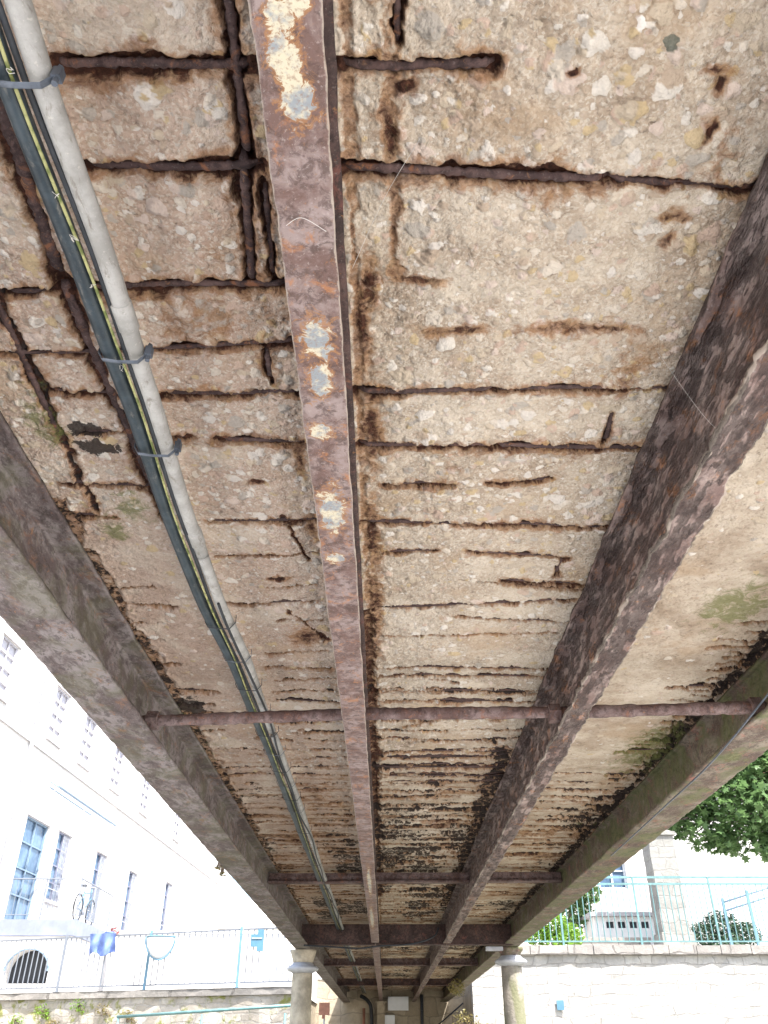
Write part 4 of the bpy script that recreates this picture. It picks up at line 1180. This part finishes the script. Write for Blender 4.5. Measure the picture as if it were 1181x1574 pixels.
# low outbuilding with a row of small windows
ob = empty('outbuilding', (7.05, 26.4, 2.02), 0, 'low white outbuilding with a row of four small dark windows behind the teal fence', 'outbuilding')
opb = [(-.62 + i * .34, -.40 + i * .34, .95, 1.12) for i in range(4)]
wb = pierced_wall(-.95, .95, 0, 1.25, opb, .1)
wb.v = [tuple(Vector((v[1], -v[0], v[2]))) for v in wb.v]
wb.add([(-.95, 0, 0), (-.95, 1.6, 0), (-.95, 1.6, 1.25), (-.95, 0, 1.25), (.95, 0, 0), (.95, 1.6, 0), (.95, 1.6, 1.25), (.95, 0, 1.25)], [(0, 3, 2, 1), (4, 5, 6, 7), (1, 2, 6, 5)])
wb.build('wall', M['house'], ob)
b_ = MB(); b_.box(-1.1, 1.1, -.15, 1.75, 1.253, 1.36); b_.build('roof', M['trim'], ob)
for o_ in opb:
    b_ = MB(); b_.box(o_[0] + .005, o_[1] - .005, .07, .09, o_[2] + .005, o_[3] - .005); b_.build('window', M['dark'], ob)
# low dark wall / hedge before it
shrub('low_hedge', (6.2, 24.8, 2.02), [(5.3 + i * .28, 24.8, 2.25 + .12 * math.sin(i), .26) for i in range(7)], 900, .08, M['leaf2'], 'low dark clipped hedge behind the teal fence, left of the stone pillar', 'hedge', 9)
b_ = MB(); b_.box(5.0, 7.0, 24.2, 24.4, 2.0, 2.42); b_.box(4.96, 7.02, 24.17, 24.43, 2.423, 2.50)
tag(b_.build('low_wall', M['cap']), 'low grey stone wall in front of the clipped hedge', 'wall')
shrub('bush', (4.35, 23.6, 2.02), [(3.9, 23.6, 2.55, .42), (4.3, 23.6, 2.75, .45), (4.75, 23.7, 2.5, .42), (4.4, 23.5, 2.3, .4)], 3000, .11, M['leaf3'], 'bright lime green bush behind the teal fence beside the bridge', 'bush', 11)
shrub('bush', (9.0, 24.6, 2.02), [(8.5, 24.6, 2.6, .45), (9.1, 24.6, 2.85, .5), (9.7, 24.6, 2.6, .45), (9.1, 24.4, 2.3, .5)], 4200, .10, M['leaf2'], 'rounded blue-green bush behind the teal fence, right of the stone pillar', 'bush', 12)
# ramp railing
rp = empty('ramp_railing', (9.6, 23.0, 2.02), 0, 'blue sloping stair railing beside the rounded bush', 'railing')
for (x0, z0, x1, z1) in ((-.95, .95, 1.2, 1.55), (-.95, 1.15, 1.2, 1.75)):
    b_ = MB(); b_.tube([(x0, 0, z0), (x1, 0, z1)], .025, 8); b_.build('rail', M['bar_blue'], rp, True)
for x_ in (-.92, -.25, .45, 1.15):
    b_ = MB(); b_.box(x_ - .03, x_ + .03, -.03, .03, 0, 1.25 + (x_ + .95) * .28); b_.build('post', M['post_l'], rp)

tree('tree', (12.6, 25.6, 2.02), 8.0,
     [(8.0, 24.3, 5.55, .55), (7.8, 24.4, 6.2, .7), (9.4, 24.1, 4.9, .5), (10.8, 24.0, 4.6, .5), (12.3, 24.2, 4.7, .8), (11.4, 24.0, 4.35, .5), (12.6, 24.0, 4.2, .5), (8.35, 24.6, 5.9, .8), (8.9, 24.4, 5.2, .65), (10, 24.2, 4.95, .7), (11.3, 24.3, 4.8, .8), (9.0, 24.6, 6.35, 1.2), (10.2, 24.2, 5.9, 1.25), (11.5, 24.6, 5.7, 1.3), (10.6, 24.6, 7.3, 1.5), (9.5, 25.0, 7.4, 1.2), (12.2, 25.0, 7.2, 1.6), (12.9, 24.5, 5.8, 1.3), (11.5, 25.5, 8.8, 1.8), (13.8, 26, 8.0, 1.9), (13.5, 25.5, 6.4, 1.4), (10.0, 25.5, 8.7, 1.3)],
     12500, .26, M['leaf'], 'broad leafy green tree over the teal fence on the right', seed=3, tr=.26, lean=(-.7, -.3))
tree('tree', (5.6, 27.5, 2.02), 5.0,
     [(5.6, 27.5, 4.2, .8), (6.2, 27.3, 4.9, .8), (5.2, 27.6, 5.1, .9), (5.8, 27.5, 3.5, .6), (6.1, 27.2, 4.0, .5)],
     1900, .20, M['leaf'], 'slim dark green tree between the bridge and the stone pillar', seed=6, tr=.10)

# ------------------------------------------------------------------ far abutment
ab = empty('bridge_abutment', (0, 24.3, GROUND), 0, 'ochre stone abutment carrying the far end of the footbridge', 'abutment')
b_ = MB(); g0 = -GROUND
bb = face_wall(-1.78, 2.02, .01, 0, 1.545 + g0, .6, .3, .02); bb.build('wall', M['stoneA'], ab)
b_ = MB(); b_.box(-1.95, -1.784, -6.0, 0, 0, .98 + g0); b_.box(1.985, 2.10, -2.75, 0, 0, 2.0 + g0); b_.build('side_wall', M['stoneA'], ab)
b_ = MB(); b_.box(-.22, -.02, -.22, -.032, 0, 1.02 + g0); b_.box(-.26, .02, -.26, -.032, 1.023 + g0, 1.045 + g0); b_.build('pilaster', M['stoneA'], ab)
def wall_box(x, z, w, h, d, mat, label, cat, name):
    r0 = empty(name, (x, 24.26, z), 0, label, cat)
    b = MB(); b.box(-w / 2, w / 2, -d, 0, -h / 2, h / 2); b.build('casing', mat, r0)
    b = MB(); b.box(-w / 2 + .02, w / 2 - .02, -d - .012, -d - .001, -h / 2 + .02, h / 2 - .02); b.build('lid', mat, r0)
wall_box(.32, 1.0, .52, .30, .12, M['white'], 'larger white service box high on the far abutment', 'service box', 'service_box')
wall_box(-.02 + .05, .60, .40, .30, .12, M['white'], 'smaller pale service box lower on the far abutment', 'service box', 'service_box')
tubeobj('pipe', curve_pts([(-.62, 23.9, 1.15), (-.45, 24.15, 1.05), (-.36, 24.2, .8), (-.36, 24.2, -.2), (-.36, 24.2, -1.6)]), .045, M['black'], 'dark bent pipe coming down the abutment left of the pale boxes', 'pipe', 10)
tubeobj('pipe', [(-.55, 24.2, .9), (-.55, 24.2, -1.6)], .035, M['orange'], 'slim rusty orange pipe down the abutment beside the bent dark pipe', 'pipe', 8)
tubeobj('pipe', [(.92, 24.2, 1.2), (.92, 24.2, -1.6)], .04, M['clamp'], 'straight dark pipe down the abutment right of the pale boxes', 'pipe', 8)
tubeobj('cable', curve_pts([(1.0, 24.1, .35), (1.4, 24.0, .6), (1.95, 23.9, 1.0)]), .018, M['black'], 'loose cable slanting up the abutment on the right', 'cable')
shrub('wall_weed', (1.75, 21.35, .2), [(1.75, 21.2, .55, .3), (2.1, 21.25, .4, .25)], 260, .07, M['leafdry'], 'dry bushy weed at the corner of the right quay wall', 'weed', 51)
shrub('wall_weed', (1.25, 17.6, 1.05), [(1.3, 17.5, .98, .16), (1.38, 18.0, .95, .14), (1.3, 16.9, 1.0, .12)], 420, .05, M['leafdry'], 'shaggy dry ivy hanging under the far part of the right outer beam', 'weed', 53)
b_ = MB(); b_.box(-1.26, -1.06, 18.0, 18.03, .56, .76); b_.box(-1.20, -1.14, 17.985, 18.0, .50, .56)
tag(b_.build('marker_board', M['orange']), 'small orange board by the left beam near the abutment', 'board')
b_ = MB(); b_.tube([(-1.16, 18.05, -1.6), (-1.16, 18.05, .75)], .02, 6)
o_ = b_.build('post', M['tin'], bpy.data.objects['marker_board'])
